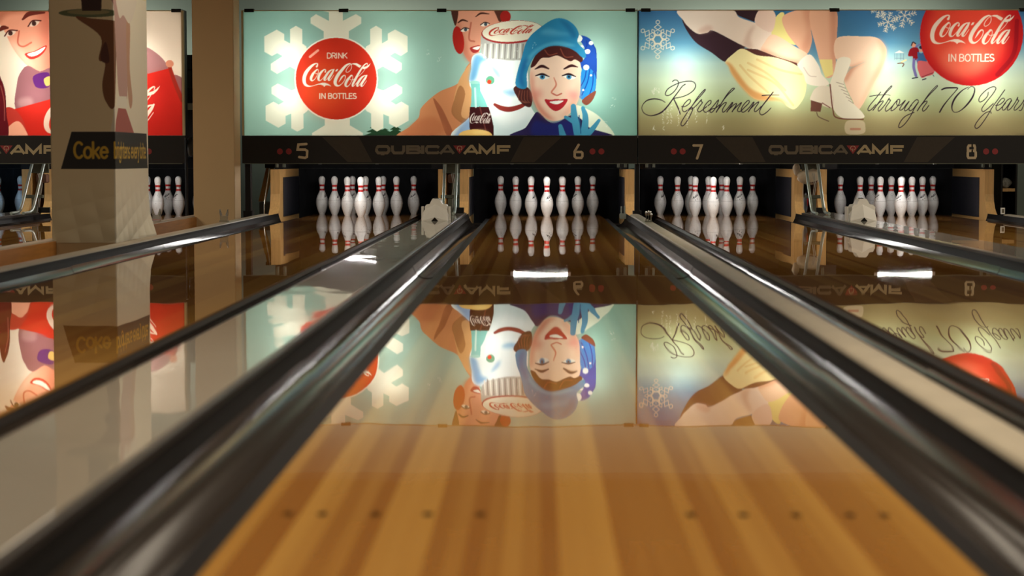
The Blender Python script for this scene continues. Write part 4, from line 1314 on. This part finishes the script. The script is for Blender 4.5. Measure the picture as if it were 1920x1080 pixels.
def masking_unit(px0, px1, art, shift, numbers, dots, clips, label, mural_label, ends):
    x0, x1 = mask_plane(px0, px1)
    root = tag(empty('masking_unit', (0, 0, 0)), label, 'masking unit', 'masking units over the pins')
    r, c = art.shape[:2]
    V = np.zeros((r, c, 3))
    V[..., 0] = np.linspace(x0, x1, c)[None, :]
    V[..., 2] = np.linspace(ZT, ZB, r)[:, None]
    yy = np.linspace(0, 1, r)[:, None]; xx = np.linspace(0, 1, c)[None, :]
    V[..., 1] = MASK_Y + .0015 * np.sin(xx * 60 + yy * 7) * np.sin(yy * 3.1)
    s = link('printed_panel', grid_mesh('printed_panel', V, to_lin(art), M['sheet']), root)
    s['label'] = mural_label
    # light box behind the sheet
    d = .25
    mb = MB()
    mb.box(x0, x1, MASK_Y + d, MASK_Y + d + .02, ZB - .02, ZT + .02)
    mb.box(x0, x1, MASK_Y + .004, MASK_Y + d, ZT, ZT + .006)
    mb.box(x0, x1, MASK_Y + .004, MASK_Y + d, ZB - .006, ZB)
    mb.box(x0, x0 + .006, MASK_Y + .004, MASK_Y + d, ZB, ZT)
    mb.box(x1 - .006, x1, MASK_Y + .004, MASK_Y + d, ZB, ZT)
    mb.build('light_box', M['box_white'], root)
    w = x1 - x0
    MB().box(x1, x1 + .0009, MASK_Y + .05, MASK_Y + d + .02, ZB - .02, ZT + .02).build('side_panel', M['black'], root)
    for i in range(8):
        lx = x0 + w * (.115 + .2567 * (i // 2))
        ld = bpy.data.lights.new('backlight', 'POINT')
        ld.energy = P_BACKLIGHT
        ld.color = (.98, 1.0, .93)
        ld.shadow_soft_size = .06
        lo = bpy.data.objects.new('backlight', ld); col.objects.link(lo)
        lo.location = (lx, MASK_Y + .19, (ZT + ZB) / 2 - .03 + (.17 if i % 2 else -.17)); lo.parent = root
    # thin cream frame edge at top and end
    MB().box(x0, x1, MASK_Y - .008, MASK_Y + .002, ZT, ZT + .008).build('top_edge', M['frame_cream'], root)
    if 'a' in ends: MB().box(x0 - .018, x0 - .001, MASK_Y - .006, MASK_Y + .05, ZB, ZT + .006).build('edge_strip', M['frame_cream'], root)
    if 'b' in ends: MB().box(x1 + .001, x1 + .018, MASK_Y - .006, MASK_Y + .05, ZB, ZT + .006).build('edge_strip', M['frame_cream'], root)
    for px in clips:
        p = at(px, 20.5, Y=MASK_Y - .012)
        MB().bbox(p.x - .042, p.x + .042, MASK_Y - .020, MASK_Y + .03, ZT - .010, ZT + .020, .004).build('clip', M['black'], root)
    # fascia board with its print
    fb = MB().box(x0 - (.018 if 'a' in ends else 0), x1 + (.018 if 'b' in ends else 0), MASK_Y - .02, MASK_Y + .012, ZF, ZB - .002).build('fascia_board', M['fascia'], root)
    MB().box(x0, x1, MASK_Y - .024, MASK_Y - .02, ZF - .004, ZF + .002).build('fascia_edge', M['dull_steel'], root)
    yl = MASK_Y - .0215
    for key, mt in (('dim', 'letter_dim'), ('light', 'letter')):
        mb = MB()
        for q_, (pts, wd) in enumerate(LET[key]):
            mb.ribbon([fpt(690 + a / 6.667 + shift, 260 + b / 6.667, .0015) for a, b in pts], wd * 1.3 / 6.667 / 206.5, yl - q_ * .0003)
        mb.build('lettering', M[mt], fb)
    tri = [fpt(690 + a / 6.667 + shift, 260 + b / 6.667, .0015) for a, b in ((1065, 85), (1225, 85), (1145, 192))]
    em = MB().add([(p[0], yl, p[1]) for p in tri], [(0, 1, 2)]).build('emblem', M['dot_red'], fb)
    mb = MB()
    mb.ribbon([fpt(690 + (1145 + 30 * math.cos(t)) / 6.667 + shift, 260 + (118 - 26 * math.sin(t)) / 6.667, .002) for t in np.linspace(-1.1, math.pi + 1.1, 18)], .0042, yl - .0006)
    mb.ribbon([fpt(690 + 1143 / 6.667 + shift, 260 + y_ / 6.667, .002) for y_ in (125, 160)], .0042, yl - .0006)
    mb.build('emblem', M['number'], fb)
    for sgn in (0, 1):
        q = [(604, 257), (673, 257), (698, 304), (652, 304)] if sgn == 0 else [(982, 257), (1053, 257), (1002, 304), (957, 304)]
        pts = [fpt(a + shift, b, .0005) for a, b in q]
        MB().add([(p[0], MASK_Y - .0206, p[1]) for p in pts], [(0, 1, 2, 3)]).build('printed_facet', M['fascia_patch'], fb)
    for n in numbers:
        mb = MB()
        for q_, st_ in enumerate(NUM[n]):
            P = [fpt(a, b, .0015) for a, b in st_]
            mb.ribbon(P, 4.6 / 206.5, yl - q_ * .0005)
            for e in ((P[0], P[-1]) if n != 8 else ()): mb.disc(e[0], e[1], 2.3 / 206.5, yl - .0002 - q_ * .0005, 12)
        o = mb.build('lane_number', M['number'], fb)
        o['label'] = 'cream number %d' % n
    for px in dots:
        p = fpt(px, 284, .0015)
        MB().disc(p[0], p[1], 5.6 / 206.5, yl).build('red_dot', M['dot_red'], fb)
    return root, x0, x1

u56, m56a, m56b = masking_unit(457, 1195, paint_winter(), 0, (5, 6), (524.8, 541.5, 1110.9, 1127.6), (467, 644, 828, 1182),
    'masking unit with a teal winter picture and numbers five and six', 'teal backlit print with a red brand disc on a snowflake and winter figures', 'a')
u78, m78a, m78b = masking_unit(1197, 1935, paint_skater(), 737.5, (7, 8), (1263.3, 1280, 1849, 1865.8), (1211, 1565, 1921),
    'masking unit with a blue skating picture and numbers seven and eight', 'blue to olive backlit print of a skater lacing a boot with black script', '')
u34, m34a, m34b = masking_unit(-394, 341, paint_cooler(), -850, (4,), (262, 279), (100, 330),
    'masking unit with a red cooler picture behind the printed pillar', 'cream and red backlit print of a smiling youth and a red cooler', 'b')

# posts that carry the units
def post(name, px0, px1, y0, y1, z0, z1, label, foot=True):
    a, b = at(px0, 350, Y=y0).x, at(px1, 350, Y=y0).x
    root = tag(empty(name, ((a + b) / 2, (y0 + y1) / 2, FLOOR_Z)), label, 'post', 'posts under the masking units')
    h = (b - a) / 2; dy = (y1 - y0) / 2
    MB().bbox(-h, h, -dy, dy, z0 - FLOOR_Z, z1 - FLOOR_Z, .005).build('shaft', M['black'], root)
    if foot:
        MB().bbox(-h - .015, h + .015, -dy - .03, dy + .02, z0 - FLOOR_Z, .18, .006).build('foot', M['black'], root)
    return root
post('support_post', 459, 470.5, 18.11, 18.19, FLOOR_Z, ZF - .005, 'black square post beside the tan pillar, under the number five end')
post('support_post', 347, 351, 18.66, 18.72, FLOOR_Z, 1.78, 'tall black post at the end of the red cooler picture', False)
post('support_post', 1190, 1199.5, 18.11, 18.17, FLOOR_Z, ZF - .005, 'black post where the units over six and seven meet')
post('support_post', 1938, 1950, 18.11, 18.19, FLOOR_Z, ZF - .005, 'black post at the number eight end beside the cabinet')

# ------------------------------------------------------------------ pins
prof_in = [(0, 1.08), (.12, 1.12), (.75, 1.414), (1.5, 1.70), (2.25, 1.953), (3.375, 2.255), (4.5, 2.383), (5.2, 2.35), (5.875, 2.2815), (6.6, 2.09), (7.25, 1.851), (7.9, 1.53), (8.625, 1.236),
           (9.375, .99), (10, .90), (10.875, .935), (11.75, 1.047), (12.2, 1.13), (12.625, 1.203), (13.1, 1.255), (13.5, 1.2735), (13.95, 1.22), (14.35, 1.07), (14.7, .79), (14.92, .42), (15, .02)]
IN = .0254
zs_ = np.array([p[0] for p in prof_in]) * IN; rs_ = np.array([p[1] for p in prof_in]) * IN
def pin_r(z): return float(np.interp(z, zs_, rs_))
pin_mesh = MB().lathe([(r * IN, z * IN) for z, r in prof_in], 28).mesh('bowling_pin', M['pin'])
def band(z0, z1):
    return MB().lathe([(pin_r(z) + .0005, z) for z in np.linspace(z0, z1, 5)], 28)
def band_mesh(z0, z1):
    pr = [(pin_r(z) + .0006, z) for z in np.linspace(z0, z1, 5)]
    n = 28; vs_ = []; fs = []
    for r, z in pr:
        vs_ += [(r * math.cos(2 * math.pi * k / n), r * math.sin(2 * math.pi * k / n), z) for k in range(n)]
    for i in range(4):
        fs += [(i * n + k, i * n + (k + 1) % n, (i + 1) * n + (k + 1) % n, (i + 1) * n + k) for k in range(n)]
    return MB().add(vs_, fs, True).mesh('neck_stripe', M['red'])
stripe_a, stripe_b = band_mesh(9.3 * IN, 10.05 * IN), band_mesh(10.9 * IN, 11.65 * IN)

def emblem_mesh(strokes, phase):
    """small marks wrapped onto the belly; (s, z, w) in metres, s along the surface; phase turns them"""
    mb = MB()
    for pts, w in strokes:
        A = smooth_open(pts, 4) if len(pts) > 2 else np.array(pts, float)
        L, R = [], []
        for i in range(len(A)):
            d = A[min(i + 1, len(A) - 1)] - A[max(i - 1, 0)]
            d = d / (np.hypot(*d) + 1e-9); nn = np.array([-d[1], d[0]]) * w / 2
            L.append(A[i] + nn); R.append(A[i] - nn)
        def put(p):
            r = pin_r(p[1]) + .0005; a = phase + p[0] / pin_r(.19)
            return (r * math.sin(a), -r * math.cos(a), p[1])
        n = len(L)
        mb.add([put(p) for p in L] + [put(p) for p in R], [(i, i + 1, n + i + 1, n + i) for i in range(n - 1)])
    return mb.mesh('emblem', M['ink'])
sa = [([(-.019, .172), (-.012, .188), (-.013, .176), (-.004, .182), (-.002, .196), (-.003, .184), (.006, .190), (.008, .202), (.007, .192), (.018, .200)], .0036),
      ([(-.018, .167), (.018, .193)], .0016),
      ([(-.006, .163), (-.001, .163)], .004), ([(.006, .169), (.010, .171)], .004)]
sb = [([(-.002, .204), (.002, .204)], .004), ([(-.011, .196), (.011, .196)], .0042), ([(-.006, .190), (.006, .190)], .0018), ([(-.007, .184), (.007, .184)], .0012), ([(-.002, .178), (.002, .178)], .002)]
def grow(ss, k):
    return [([(s * k, .184 + (z - .184) * k) for s, z in pts], w * k) for pts, w in ss]
emb_a, emb_b = emblem_mesh(grow(sa, 1.4), 0.0), emblem_mesh(grow(sb, 1.3), math.pi * .62)

OFF = {1: (0, 0), 2: (-.1524, 1), 3: (.1524, 1), 4: (-.3048, 2), 5: (0, 2), 6: (.3048, 2), 7: (-.4572, 3), 8: (-.1524, 3), 9: (.1524, 3), 10: (.4572, 3)}
B_, A_ = -math.pi * .62, 0.0      # turns that show the small crest (B) or the slanted script (A)
FACE = {(6, 7): B_ + .15, (6, 4): B_ - .1, (6, 2): A_ + .9, (6, 1): A_ + .55, (6, 3): B_ - .5, (6, 6): A_ - .8, (6, 10): B_ + .2,
        (5, 7): A_ + 1.2, (5, 4): A_ + 1.2, (5, 2): A_ - .95, (5, 8): A_ + .1, (5, 1): A_ + 2.6, (5, 5): A_ + .9, (5, 3): A_ + 2.2, (5, 9): A_ + .2, (5, 6): B_, (5, 10): A_,
        (7, 7): A_ + .75, (7, 4): B_, (7, 2): A_ + .1, (7, 8): A_ + 2, (7, 5): B_ + .2, (7, 1): A_ + 1.1, (7, 3): B_ + .1, (7, 6): A_, (7, 10): B_ - .6,
        (8, 7): B_, (8, 4): B_ + .1, (8, 8): B_ + .5, (8, 2): A_ - .9, (8, 5): B_, (8, 1): A_ - .6, (8, 3): A_ - 1.1, (8, 6): A_, (8, 10): A_ + .1,
        (4, 3): B_ + .4, (4, 9): A_, (4, 6): A_ - .6}
def pin_label(n, k):
    rack = {3: 'the bluish rack by the rails', 4: 'the rack beside the printed pillar'}.get(n, 'the number %s rack' % WORD[n])
    lo = {4: 'away from the pillars', 3: 'away from the rails', 5: 'on the pillar side'}.get(n, 'on the %s side' % WORD.get(n - 1))
    hi = {8: 'on the cabinet side', 4: 'on the tan pillar side', 3: 'on the rails side'}.get(n, 'on the %s side' % WORD.get(n + 1))
    d = {1: 'head pin', 2: 'second-row pin ' + lo, 3: 'second-row pin ' + hi, 4: 'outer third-row pin ' + lo, 5: 'middle third-row pin',
         6: 'outer third-row pin ' + hi, 7: 'back corner pin ' + lo, 8: 'inner back-row pin ' + lo, 9: 'inner back-row pin ' + hi, 10: 'back corner pin ' + hi}[k]
    return 'white ' + d + ' of ' + rack
prng = random.Random(11)
for n in LANES:
    for k, (dx, row) in OFF.items():
        if n == 3 and k not in (3, 6, 9, 10): continue
        rz = FACE.get((n, k), prng.uniform(0, 6.28))
        p = link('bowling_pin', pin_mesh, None, (LANES[n] + dx, HEAD_Y + .264 * row, 0.0), (0, 0, rz))
        tag(p, pin_label(n, k), 'bowling pin', 'pins of the rack under number %s' % WORD[n] if n > 4 else 'pins on the pillar side lanes')
        link('neck_stripe', stripe_a, p); link('neck_stripe', stripe_b, p)
        link('emblem', emb_a, p); link('emblem', emb_b, p)

# ------------------------------------------------------------------ lamps that light the pins, behind the fascia
for n, x in LANES.items():
    root = tag(empty('pin_light', (x - .06, 18.45, 0.0)), 'twin tube pin light hidden behind the fascia, over lane %s' % WORD[n] if n > 4 else ('pin light behind the fascia by the printed pillar' if n == 4 else 'bluish pin light behind the fascia'), 'pin light', 'pin lights')
    MB().bbox(-.47, .47, -.05, .05, .622, .68, .008).build('housing', M['machine'], root)
    for z in (.519, .578):
        MB().tube([(-.25, 0, z), (.25, 0, z)], .011, 10).build('tube', M['tube_blue' if n == 3 else 'tube'], root)
        for s in (-1, 1):
            if z < .55: MB().box(s * .36 - .015, s * .36 + .015, -.17, .02, .681, .69).box(s * .36 - .015, s * .36 + .015, -.17, -.16, .69, ZB - .0065).build('hanger', M['dull_steel'], root)
            MB().bbox(min(s * .25, s * .28), max(s * .25, s * .28), -.014, .014, z - .016, .622, .003).build('socket', M['box_white'], root)

# ------------------------------------------------------------------ kickbacks (the wooden side walls of the pin decks)
def kick_profile():
    return [(18.78, .452), (18.78, .22), (18.76, .15), (18.71, .085), (18.64, .04), (18.56, .012), (18.56, FLOOR_Z), (20.3, FLOOR_Z), (20.3, .452)]
def kickback(x0, x1, pad_side, label):
    root = tag(empty('kickback', (x0, 0, 0)), label, 'kickback', 'kickbacks beside the pin decks')
    MB().prism(kick_profile(), 0, x1 - x0, 'x').build('wood_panel', M['kick_wood'], root)
    w = x1 - x0
    for s in pad_side:
        xa, xb = (-.007, -.0005) if s < 0 else (w + .0005, w + .007)
        MB().box(xa, xb, 19.0, 20.3, .0, .375).build('kick_plate', M['black_panel'], root)
    return root
KI = HALF + GUT
kickback(LANES[5] - KI - .09, LANES[5] - KI, (1,), 'curved wooden kickback of lane five on the pillar side')
kickback(LANES[5] + KI + .012, LANES[5] + KI + .085, (-1,), 'wooden kickback of lane five beside the steel rails')
kickback(LANES[6] - KI - .082, LANES[6] - KI - .002, (1,), 'wooden kickback of lane six beside the steel rails')
kickback(LANES[6] + KI - .001, LANES[6] + KI + .082, (-1, 1), 'wooden kickback shared by lanes six and seven')
kickback(LANES[7] + KI, LANES[7] + KI + .085, (-1,), 'curved wooden kickback of lane seven beside the cloth bag')
kickback(LANES[8] - KI - .085, LANES[8] - KI, (1,), 'wooden kickback of lane eight behind the steel rails')
kickback(LANES[8] + KI, LANES[8] + KI + .085, (-1,), 'curved wooden kickback of lane eight beside the cabinet')
kickback(LANES[3] + KI, LANES[3] + KI + .085, (-1,), 'pale wooden kickback of the bluish lit lane behind the rails')
kickback(LANES[4] - KI - .085, LANES[4] - KI, (1,), 'curved wooden kickback next to the printed pillar')
kickback(LANES[4] + KI, LANES[4] + KI + .06, (-1,), 'wooden kickback behind the tan pillar')

# ------------------------------------------------------------------ pinsetter machines and pit curtains
def pinsetter(xa, xb, label):
    root = tag(empty('pinsetter', ((xa + xb) / 2, 19.6, .47)), label, 'pinsetter', 'pinsetters behind the masking units')
    h = (xb - xa) / 2
    MB().box(-h, h, -.75, .70, .10, 1.02).build('body', M['curtain'], root)
    MB().box(-h, h, .62, .70, -.0165, .0995).build('rear_skirt', M['curtain'], root)
    for xa_, xb_ in ((-h, -h + .075), (-.19, .19), (h - .075, h)):
        MB().box(xa_, xb_, -.74, .615, -.0165, .0995).build('apron', M['black'], root)
    mb = MB().bbox(-h, h, -.86, -.752, .11, .15, .006)
    mb.build('front_rail', M['black'], root)
    for q in (-.98, -.94, -.03, .03, .94, .98):
        MB().bbox(h * q - .012, h * q + .012, -.84, -.78, .0, .109, .003).build('bracket', M['dull_steel'], root)
    return root
pinsetter(LANES[5] - KI - .06, LANES[6] + KI + .03, 'dark pinsetter machine over the racks under numbers five and six')
pinsetter(LANES[7] - KI + .06, LANES[8] + KI + .08, 'dark pinsetter machine over the racks under numbers seven and eight')
pinsetter(LANES[3] - KI, LANES[4] + KI + .03, 'dark pinsetter machine over the racks behind the printed pillar')
for n, x in LANES.items():
    mb = MB(); pts = []
    for i in range(41):
        u = -KI + .004 + (2 * KI - .008) * i / 40
        pts.append((x + u, 20.22 + .012 * math.sin(i * 1.3)))
    nn = len(pts)
    mb.add([(a, b, FLOOR_Z) for a, b in pts] + [(a, b, .453) for a, b in pts], [(i, i + 1, nn + i + 1, nn + i) for i in range(nn - 1)], True)
    o = mb.build('pit_curtain', M['curtain'])
    tag(o, ('black pit curtain behind the rack under number %s' % WORD[n]) if n > 4 else ('black pit curtain of the lane by the printed pillar' if n == 4 else 'black pit curtain of the bluish lit lane'), 'curtain', 'pit curtains')

# ------------------------------------------------------------------ ball lifts: leaning steel rails at the end of the wide cappings
def ball_lift(x, label):
    root = tag(empty('ball_lift', (x, 17.7, WZ)), label, 'ball lift', 'ball lift rails')
    for s in (-1, 1):
        path = [(s * .054, -.30, .014), (s * .054, -.10, .016), (s * .054, .0, .03), (s * .054, .06, .07), (s * .054, .16, .16), (s * .054, .42, .42), (s * .054, .56, .55)]
        MB().tube(path, .0135, 10).build('rail', M['steel'], root)
    MB().bbox(-.085, .085, .26, .30, .135, .165, .004).build('crossbar', M['dull_steel'], root)
    MB().bbox(-.02, .02, .27, .30, -.0, .135, .004).build('channel', M['dull_steel'], root)
    MB().bbox(-.08, .08, .52, .54, .36, .47, .004).build('top_plate', M['dull_steel'], root)
    MB().bbox(.02, .12, .36, .40, .0, .05, .004).build('stop_block', M['black'], root)
    for k, dx in enumerate((.005, .018)):
        MB().tube([(dx, .42, .36), (dx + .02, .44, .25), (dx, .43, .12), (dx - .01, .42, .0)], .004, 6).build('cable', M['wire'], root)
    MB().bbox(-.03, .06, .50, .62, .27, .35, .01).build('trip_mechanism', M['mech'], root)
    return root
ball_lift(-.808, 'leaning steel ball lift rails between the racks under five and six')
ball_lift(2.47, 'leaning steel ball lift rails with a cloth bag, between racks seven and eight')
ball_lift(-4.58, 'leaning steel ball lift rails in front of the bluish lit pin')
for cx, lab in ((CAP56, 'short black plate under the ball lift between lanes five and six'), (CAP78, 'short black plate under the ball lift between lanes seven and eight'), (CAP34, 'short black plate under the ball lift by the bluish pin')):
    o = MB().bbox(cx - .06, cx + .06, 18.26, 18.55, FLOOR_Z, WZ - .004, .004).build('lift_base', M['black'])
    tag(o, lab, 'base plate', 'ball lift base plates')

# ------------------------------------------------------------------ white sensor housings on the wide cappings
def sensor(x, label):
    root = tag(empty('sensor_housing', (x, 15.8, WZ)), label, 'sensor housing', 'white sensor housings on the cappings')
    # hood: silhouette of a rounded crest with two shoulders, running back from the nose
    sil = [(-.105, 0), (-.105, .050), (-.082, .075), (-.082, .112), (-.072, .126), (-.046, .130), (-.030, .160), (-.022, .174), (.030, .174), (.040, .160), (.058, .130), (.086, .128), (.096, .112), (.096, .050), (.105, .045), (.105, 0)]
    MB().prism(sil, .062, .26, 'y').build('hood', M['white_plastic'], root)
    # nose: two sloping facets meeting in a ridge, with a notch at the foot
    v = [(-.105, .0, 0), (-.105, .0615, .052), (-.082, .0615, .088), (0, .0615, .130), (0, -.035, .030), (-.028, -.02, 0),
         (.105, .0, 0), (.105, .0615, .046), (.096, .0615, .084), (.028, -.02, 0)]
    f = [(0, 5, 4, 3), (0, 3, 2, 1), (6, 3, 4, 9), (6, 7, 8, 3)]
    MB().add(v, f).build('nose', M['white_plastic'], root)
    MB().add([(-.027, -.018, .001), (.027, -.018, .001), (0, -.03, .028)], [(0, 1, 2)]).build('window', M['black'], root)
    for s in (-1, 1):
        MB().bbox(min(s * .098, s * .116), max(s * .098, s * .116), .14, .24, .0, .11, .008).build('side_flange', M['white_plastic'], root)
    MB().bbox(-.016, .022, .15, .19, .174, .181, .003).build('top_button', M['black'], root)
    return root
sensor(CAP56 - .012, 'white faceted sensor housing on the capping between lanes five and six')
sensor(CAP78 + .018, 'white faceted sensor housing on the capping between lanes seven and eight')

# ------------------------------------------------------------------ cloth bag and rags on the rails between 7 and 8
bp = at(1500, 330, Y=18.2)
bag = MB()
rng = random.Random(2)
def blob(cx, cy, cz, rx, ry, rz, seed, n=18, m=12, crease=.12):
    vs_, fs = [], []
    r_ = random.Random(seed); ph = [r_.uniform(0, 6.28) for _ in range(4)]
    for i in range(m + 1):
        t = math.pi * i / m
        for k in range(n):
            a = 2 * math.pi * k / n
            w = 1 + crease * math.sin(3 * a + ph[0] + 2 * t) + crease * .7 * math.sin(7 * a + ph[1] - 3 * t)
            vs_.append((cx + rx * w * math.sin(t) * math.cos(a), cy + ry * w * math.sin(t) * math.sin(a), cz + rz * math.cos(t) * (1 + .1 * math.sin(2 * a + ph[2]))))
    for i in range(m):
        for k in range(n):
            fs.append((i * n + k, (i + 1) * n + k, (i + 1) * n + (k + 1) % n, i * n + (k + 1) % n))
    return vs_, fs
root = tag(empty('cloth_bag', (bp.x, 18.2, bp.z)), 'crumpled cream cloth bag draped over the rails between racks seven and eight', 'cloth bag')
c1, c2 = at(1518, 331, Y=18.23), at(1494, 318, Y=18.23)
b1 = MB(); b1.add(*blob(c1.x - bp.x, .03, c1.z - bp.z, .105, .045, .07, 4), True); b1.build('bag_body', M['cloth'], root)
b2 = MB(); b2.add(*blob(c2.x - bp.x, .03, c2.z - bp.z, .034, .02, .055, 9), True); b2.build('bag_corner', M['cloth'], root)
g1, g2 = at(1512, 343, Y=18.1), at(1511, 395, Y=18.1)
MB().tube([(g1.x - bp.x, .08, g1.z - bp.z), (g1.x - bp.x - .008, .08, g1.z - bp.z - .06), (g2.x - bp.x, .08, g2.z - bp.z)], .003, 6).build('drawstring', M['wire'], root)
rag = tag(empty('hanging_rag', (g2.x, 18.12, g2.z)), 'grey and red rag hanging below the cloth bag', 'rag')
r1 = MB(); r1.add(*blob(0, 0, .07, .018, .012, .085, 6), True); r1.build('grey_cloth', M['grey_rag'], rag)
r2 = MB(); r2.add(*blob(.016, -.006, .085, .007, .006, .045, 8), True); r2.build('red_strap', M['red_rag'], rag)

# ------------------------------------------------------------------ small brackets on the cappings
def clear_bracket(px, py, x, z, label):
    p = at(px, py, X=x)
    root = tag(empty('clear_bracket', (x, p.y, z)), label, 'bracket', 'clear two-eared brackets')
    MB().bbox(-.035, .035, -.02, .02, 0, .012, .003).build('base', M['clear'], root)
    MB().bbox(-.03, .03, -.006, .006, .012, .05, .002).build('web', M['clear'], root)
    for s in (-1, 1):
        MB().tube([(s * .022, 0, .05), (s * .028, 0, .075), (s * .032, 0, .10)], [.011, .009, .004], 8).build('ear', M['clear'], root)
clear_bracket(420, 412, X5L, NZ, 'clear two-eared bracket on the capping in front of the tan pillar')
clear_bracket(293, 411, X4R, NZ, 'clear two-eared bracket on the capping beside the printed pillar')
pk = at(1216, 413, X=X67)
root = tag(empty('peg_cluster', (X67, pk.y, NZ)), 'bright metal pegs on the capping between lanes six and seven', 'pegs')
MB().bbox(-.028, .028, -.05, .05, 0, .008, .002).build('base_plate', M['dull_steel'], root)
for dx, dy, h in ((-.018, .03, .085), (.0, .0, .09), (.018, .03, .085), (.02, -.03, .07)):
    MB().lathe([(.004, .008), (.004, h * .5), (.008, h * .55), (.009, h * .9), (.005, h)], 10, (dx, dy, 0)).build('peg', M['chrome'], root)
gc = at(1184, 402, Y=18.4)
root = tag(empty('gutter_clip', (LANES[6] + HALF + .17, 18.35, .0)), 'small blue-grey clip at the end of the lane six gutter', 'clip')
MB().bbox(-.03, .03, -.04, .04, 0.0, .05, .006).build('block', M['steel'], root)
for s in (-1, 1):
    MB().bbox(s * .014 - .007, s * .014 + .007, -.01, .01, .05, .115, .003).build('prong', M['steel'], root)

# ------------------------------------------------------------------ beside the racks at either end
a = at(499, 315, Y=19.6); b = at(489, 378, Y=19.2)
root = tag(empty('leaning_board', (b.x, 19.25, b.z)), 'brown board leaning behind the post at the number five end', 'board')
MB().add([(-.03, 0, 0), (.035, 0, 0), (.035, .03, 0), (-.03, .03, 0), (.0, .34, a.z - b.z), (.075, .34, a.z - b.z), (.075, .37, a.z - b.z), (.0, .37, a.z - b.z)],
         [(0, 1, 5, 4), (1, 2, 6, 5), (2, 3, 7, 6), (3, 0, 4, 7), (0, 3, 2, 1), (4, 5, 6, 7)]).build('plank', M['kick_wood'], root)
MB().bbox(-.01, .085, .33, .38, a.z - b.z, a.z - b.z + .04, .004).build('end_cap', M['black'], root)
o = MB().bbox(-2.70, -2.545, 19.15, 19.5, FLOOR_Z, b.z - .002, .006).build('machine_box', M['machine'])
tag(o, 'low dark box under the leaning board at the number five end', 'box')
pr = at(498, 388, Y=18.9)
o = MB().tube([(pr.x, 18.8, FLOOR_Z), (pr.x, 18.8, pr.z), (pr.x + .006, 18.82, pr.z + .08), (pr.x + .04, 18.9, .46)], .007, 8).build('thin_rod', M['chrome'])
tag(o, 'thin bright rod beside the curved kickback of lane five', 'rod')

# shelf cabinet past the lane 8 kickback
ca, cb = at(1868, 350, Y=19.5).x, at(1903, 350, Y=19.5).x
root = tag(empty('shelf_cabinet', (ca + .02, 19.4, FLOOR_Z)), 'dark open cabinet with a shelf beside the lane eight kickback', 'cabinet')
W_ = cb - ca - .02
MB().bbox(0, .02, 0, .5, 0, 1.2, .003).build('side_panel', M['black'], root)
MB().bbox(W_ - .02, W_, 0, .5, 0, 1.2, .003).build('side_panel', M['black'], root)
MB().box(.02, W_ - .02, .48, .5, 0, 1.2).build('back_panel', M['blue_tarp'], root)
sh = at(1885, 353, Y=19.5).z - FLOOR_Z
MB().bbox(.02, W_ - .02, .01, .48, sh - .03, sh, .003).build('shelf', M['kick_wood'], root)
MB().bbox(.02, W_ - .02, .01, .48, 1.17, 1.2, .003).build('top_panel', M['black'], root)
o = MB(); o.add(*blob(0, 0, .045, .06, .05, .05, 21, crease=.2), True)
o = o.build('rag_heap', plain('patterned_rag', (150, 148, 138), .9, vary=.8, scale=60), None, (ca + .02 + W_ / 2, 19.56, sh + FLOOR_Z + .004))
tag(o, 'crumpled patterned rag on the cabinet shelf', 'rag')
pw = at(1873, 391, Y=18.15)
root = tag(empty('white_reflector', (pw.x, 18.0, NZ)), 'small white reflector block at the end of the lane eight capping', 'reflector')
MB().bbox(-.018, .018, -.012, .012, 0, .058, .004).build('case', M['white_plastic'], root)
MB().box(-.010, .010, -.0135, -.012, .012, .046).build('lens', M['letter_dim'], root)

# perforated guard and wheel seen between the red cooler picture and the tan pillar
ga, gb = at(355.5, 200, Y=18.7).x, at(366, 200, Y=18.7).x
root = tag(empty('machine_guard', ((ga + gb) / 2, 18.58, FLOOR_Z)), 'dark perforated machine guard between the red picture and the tan pillar', 'machine guard')
hw = (gb - ga) / 2 + .012
MB().bbox(-hw, hw, .06, .148, .76, 1.62, .004).build('back_plate', M['black'], root)
for z0, z1 in ((105, 130), (134, 165)):
    za, zb = at(355, z1, Y=18.7).z - FLOOR_Z, at(355, z0, Y=18.7).z - FLOOR_Z
    mb = MB()
    nz = int((zb - za) / .012)
    for i in range(nz):
        mb.box(-hw, hw, .045, .05, za + i * .012, za + i * .012 + .005)
    for i in range(int(2 * hw / .012)):
        mb.box(-hw + i * .012, -hw + i * .012 + .005, .045, .05, za, zb)
    mb.build('perforated_sheet', M['machine'], root)
zr = at(355, 200, Y=18.7).z - FLOOR_Z
MB().bbox(-hw, hw, .03, .06, zr - .03, zr + .03, .004).build('cross_rail', M['steel'], root)
zw = at(357, 275, Y=18.7).z - FLOOR_Z
MB().lathe([(.02, -.02), (.085, -.018), (.09, 0), (.085, .018), (.02, .02)], 20).build('pulley_wheel', M['machine'], root, (0, .02, zw), (0, math.pi / 2, 0))
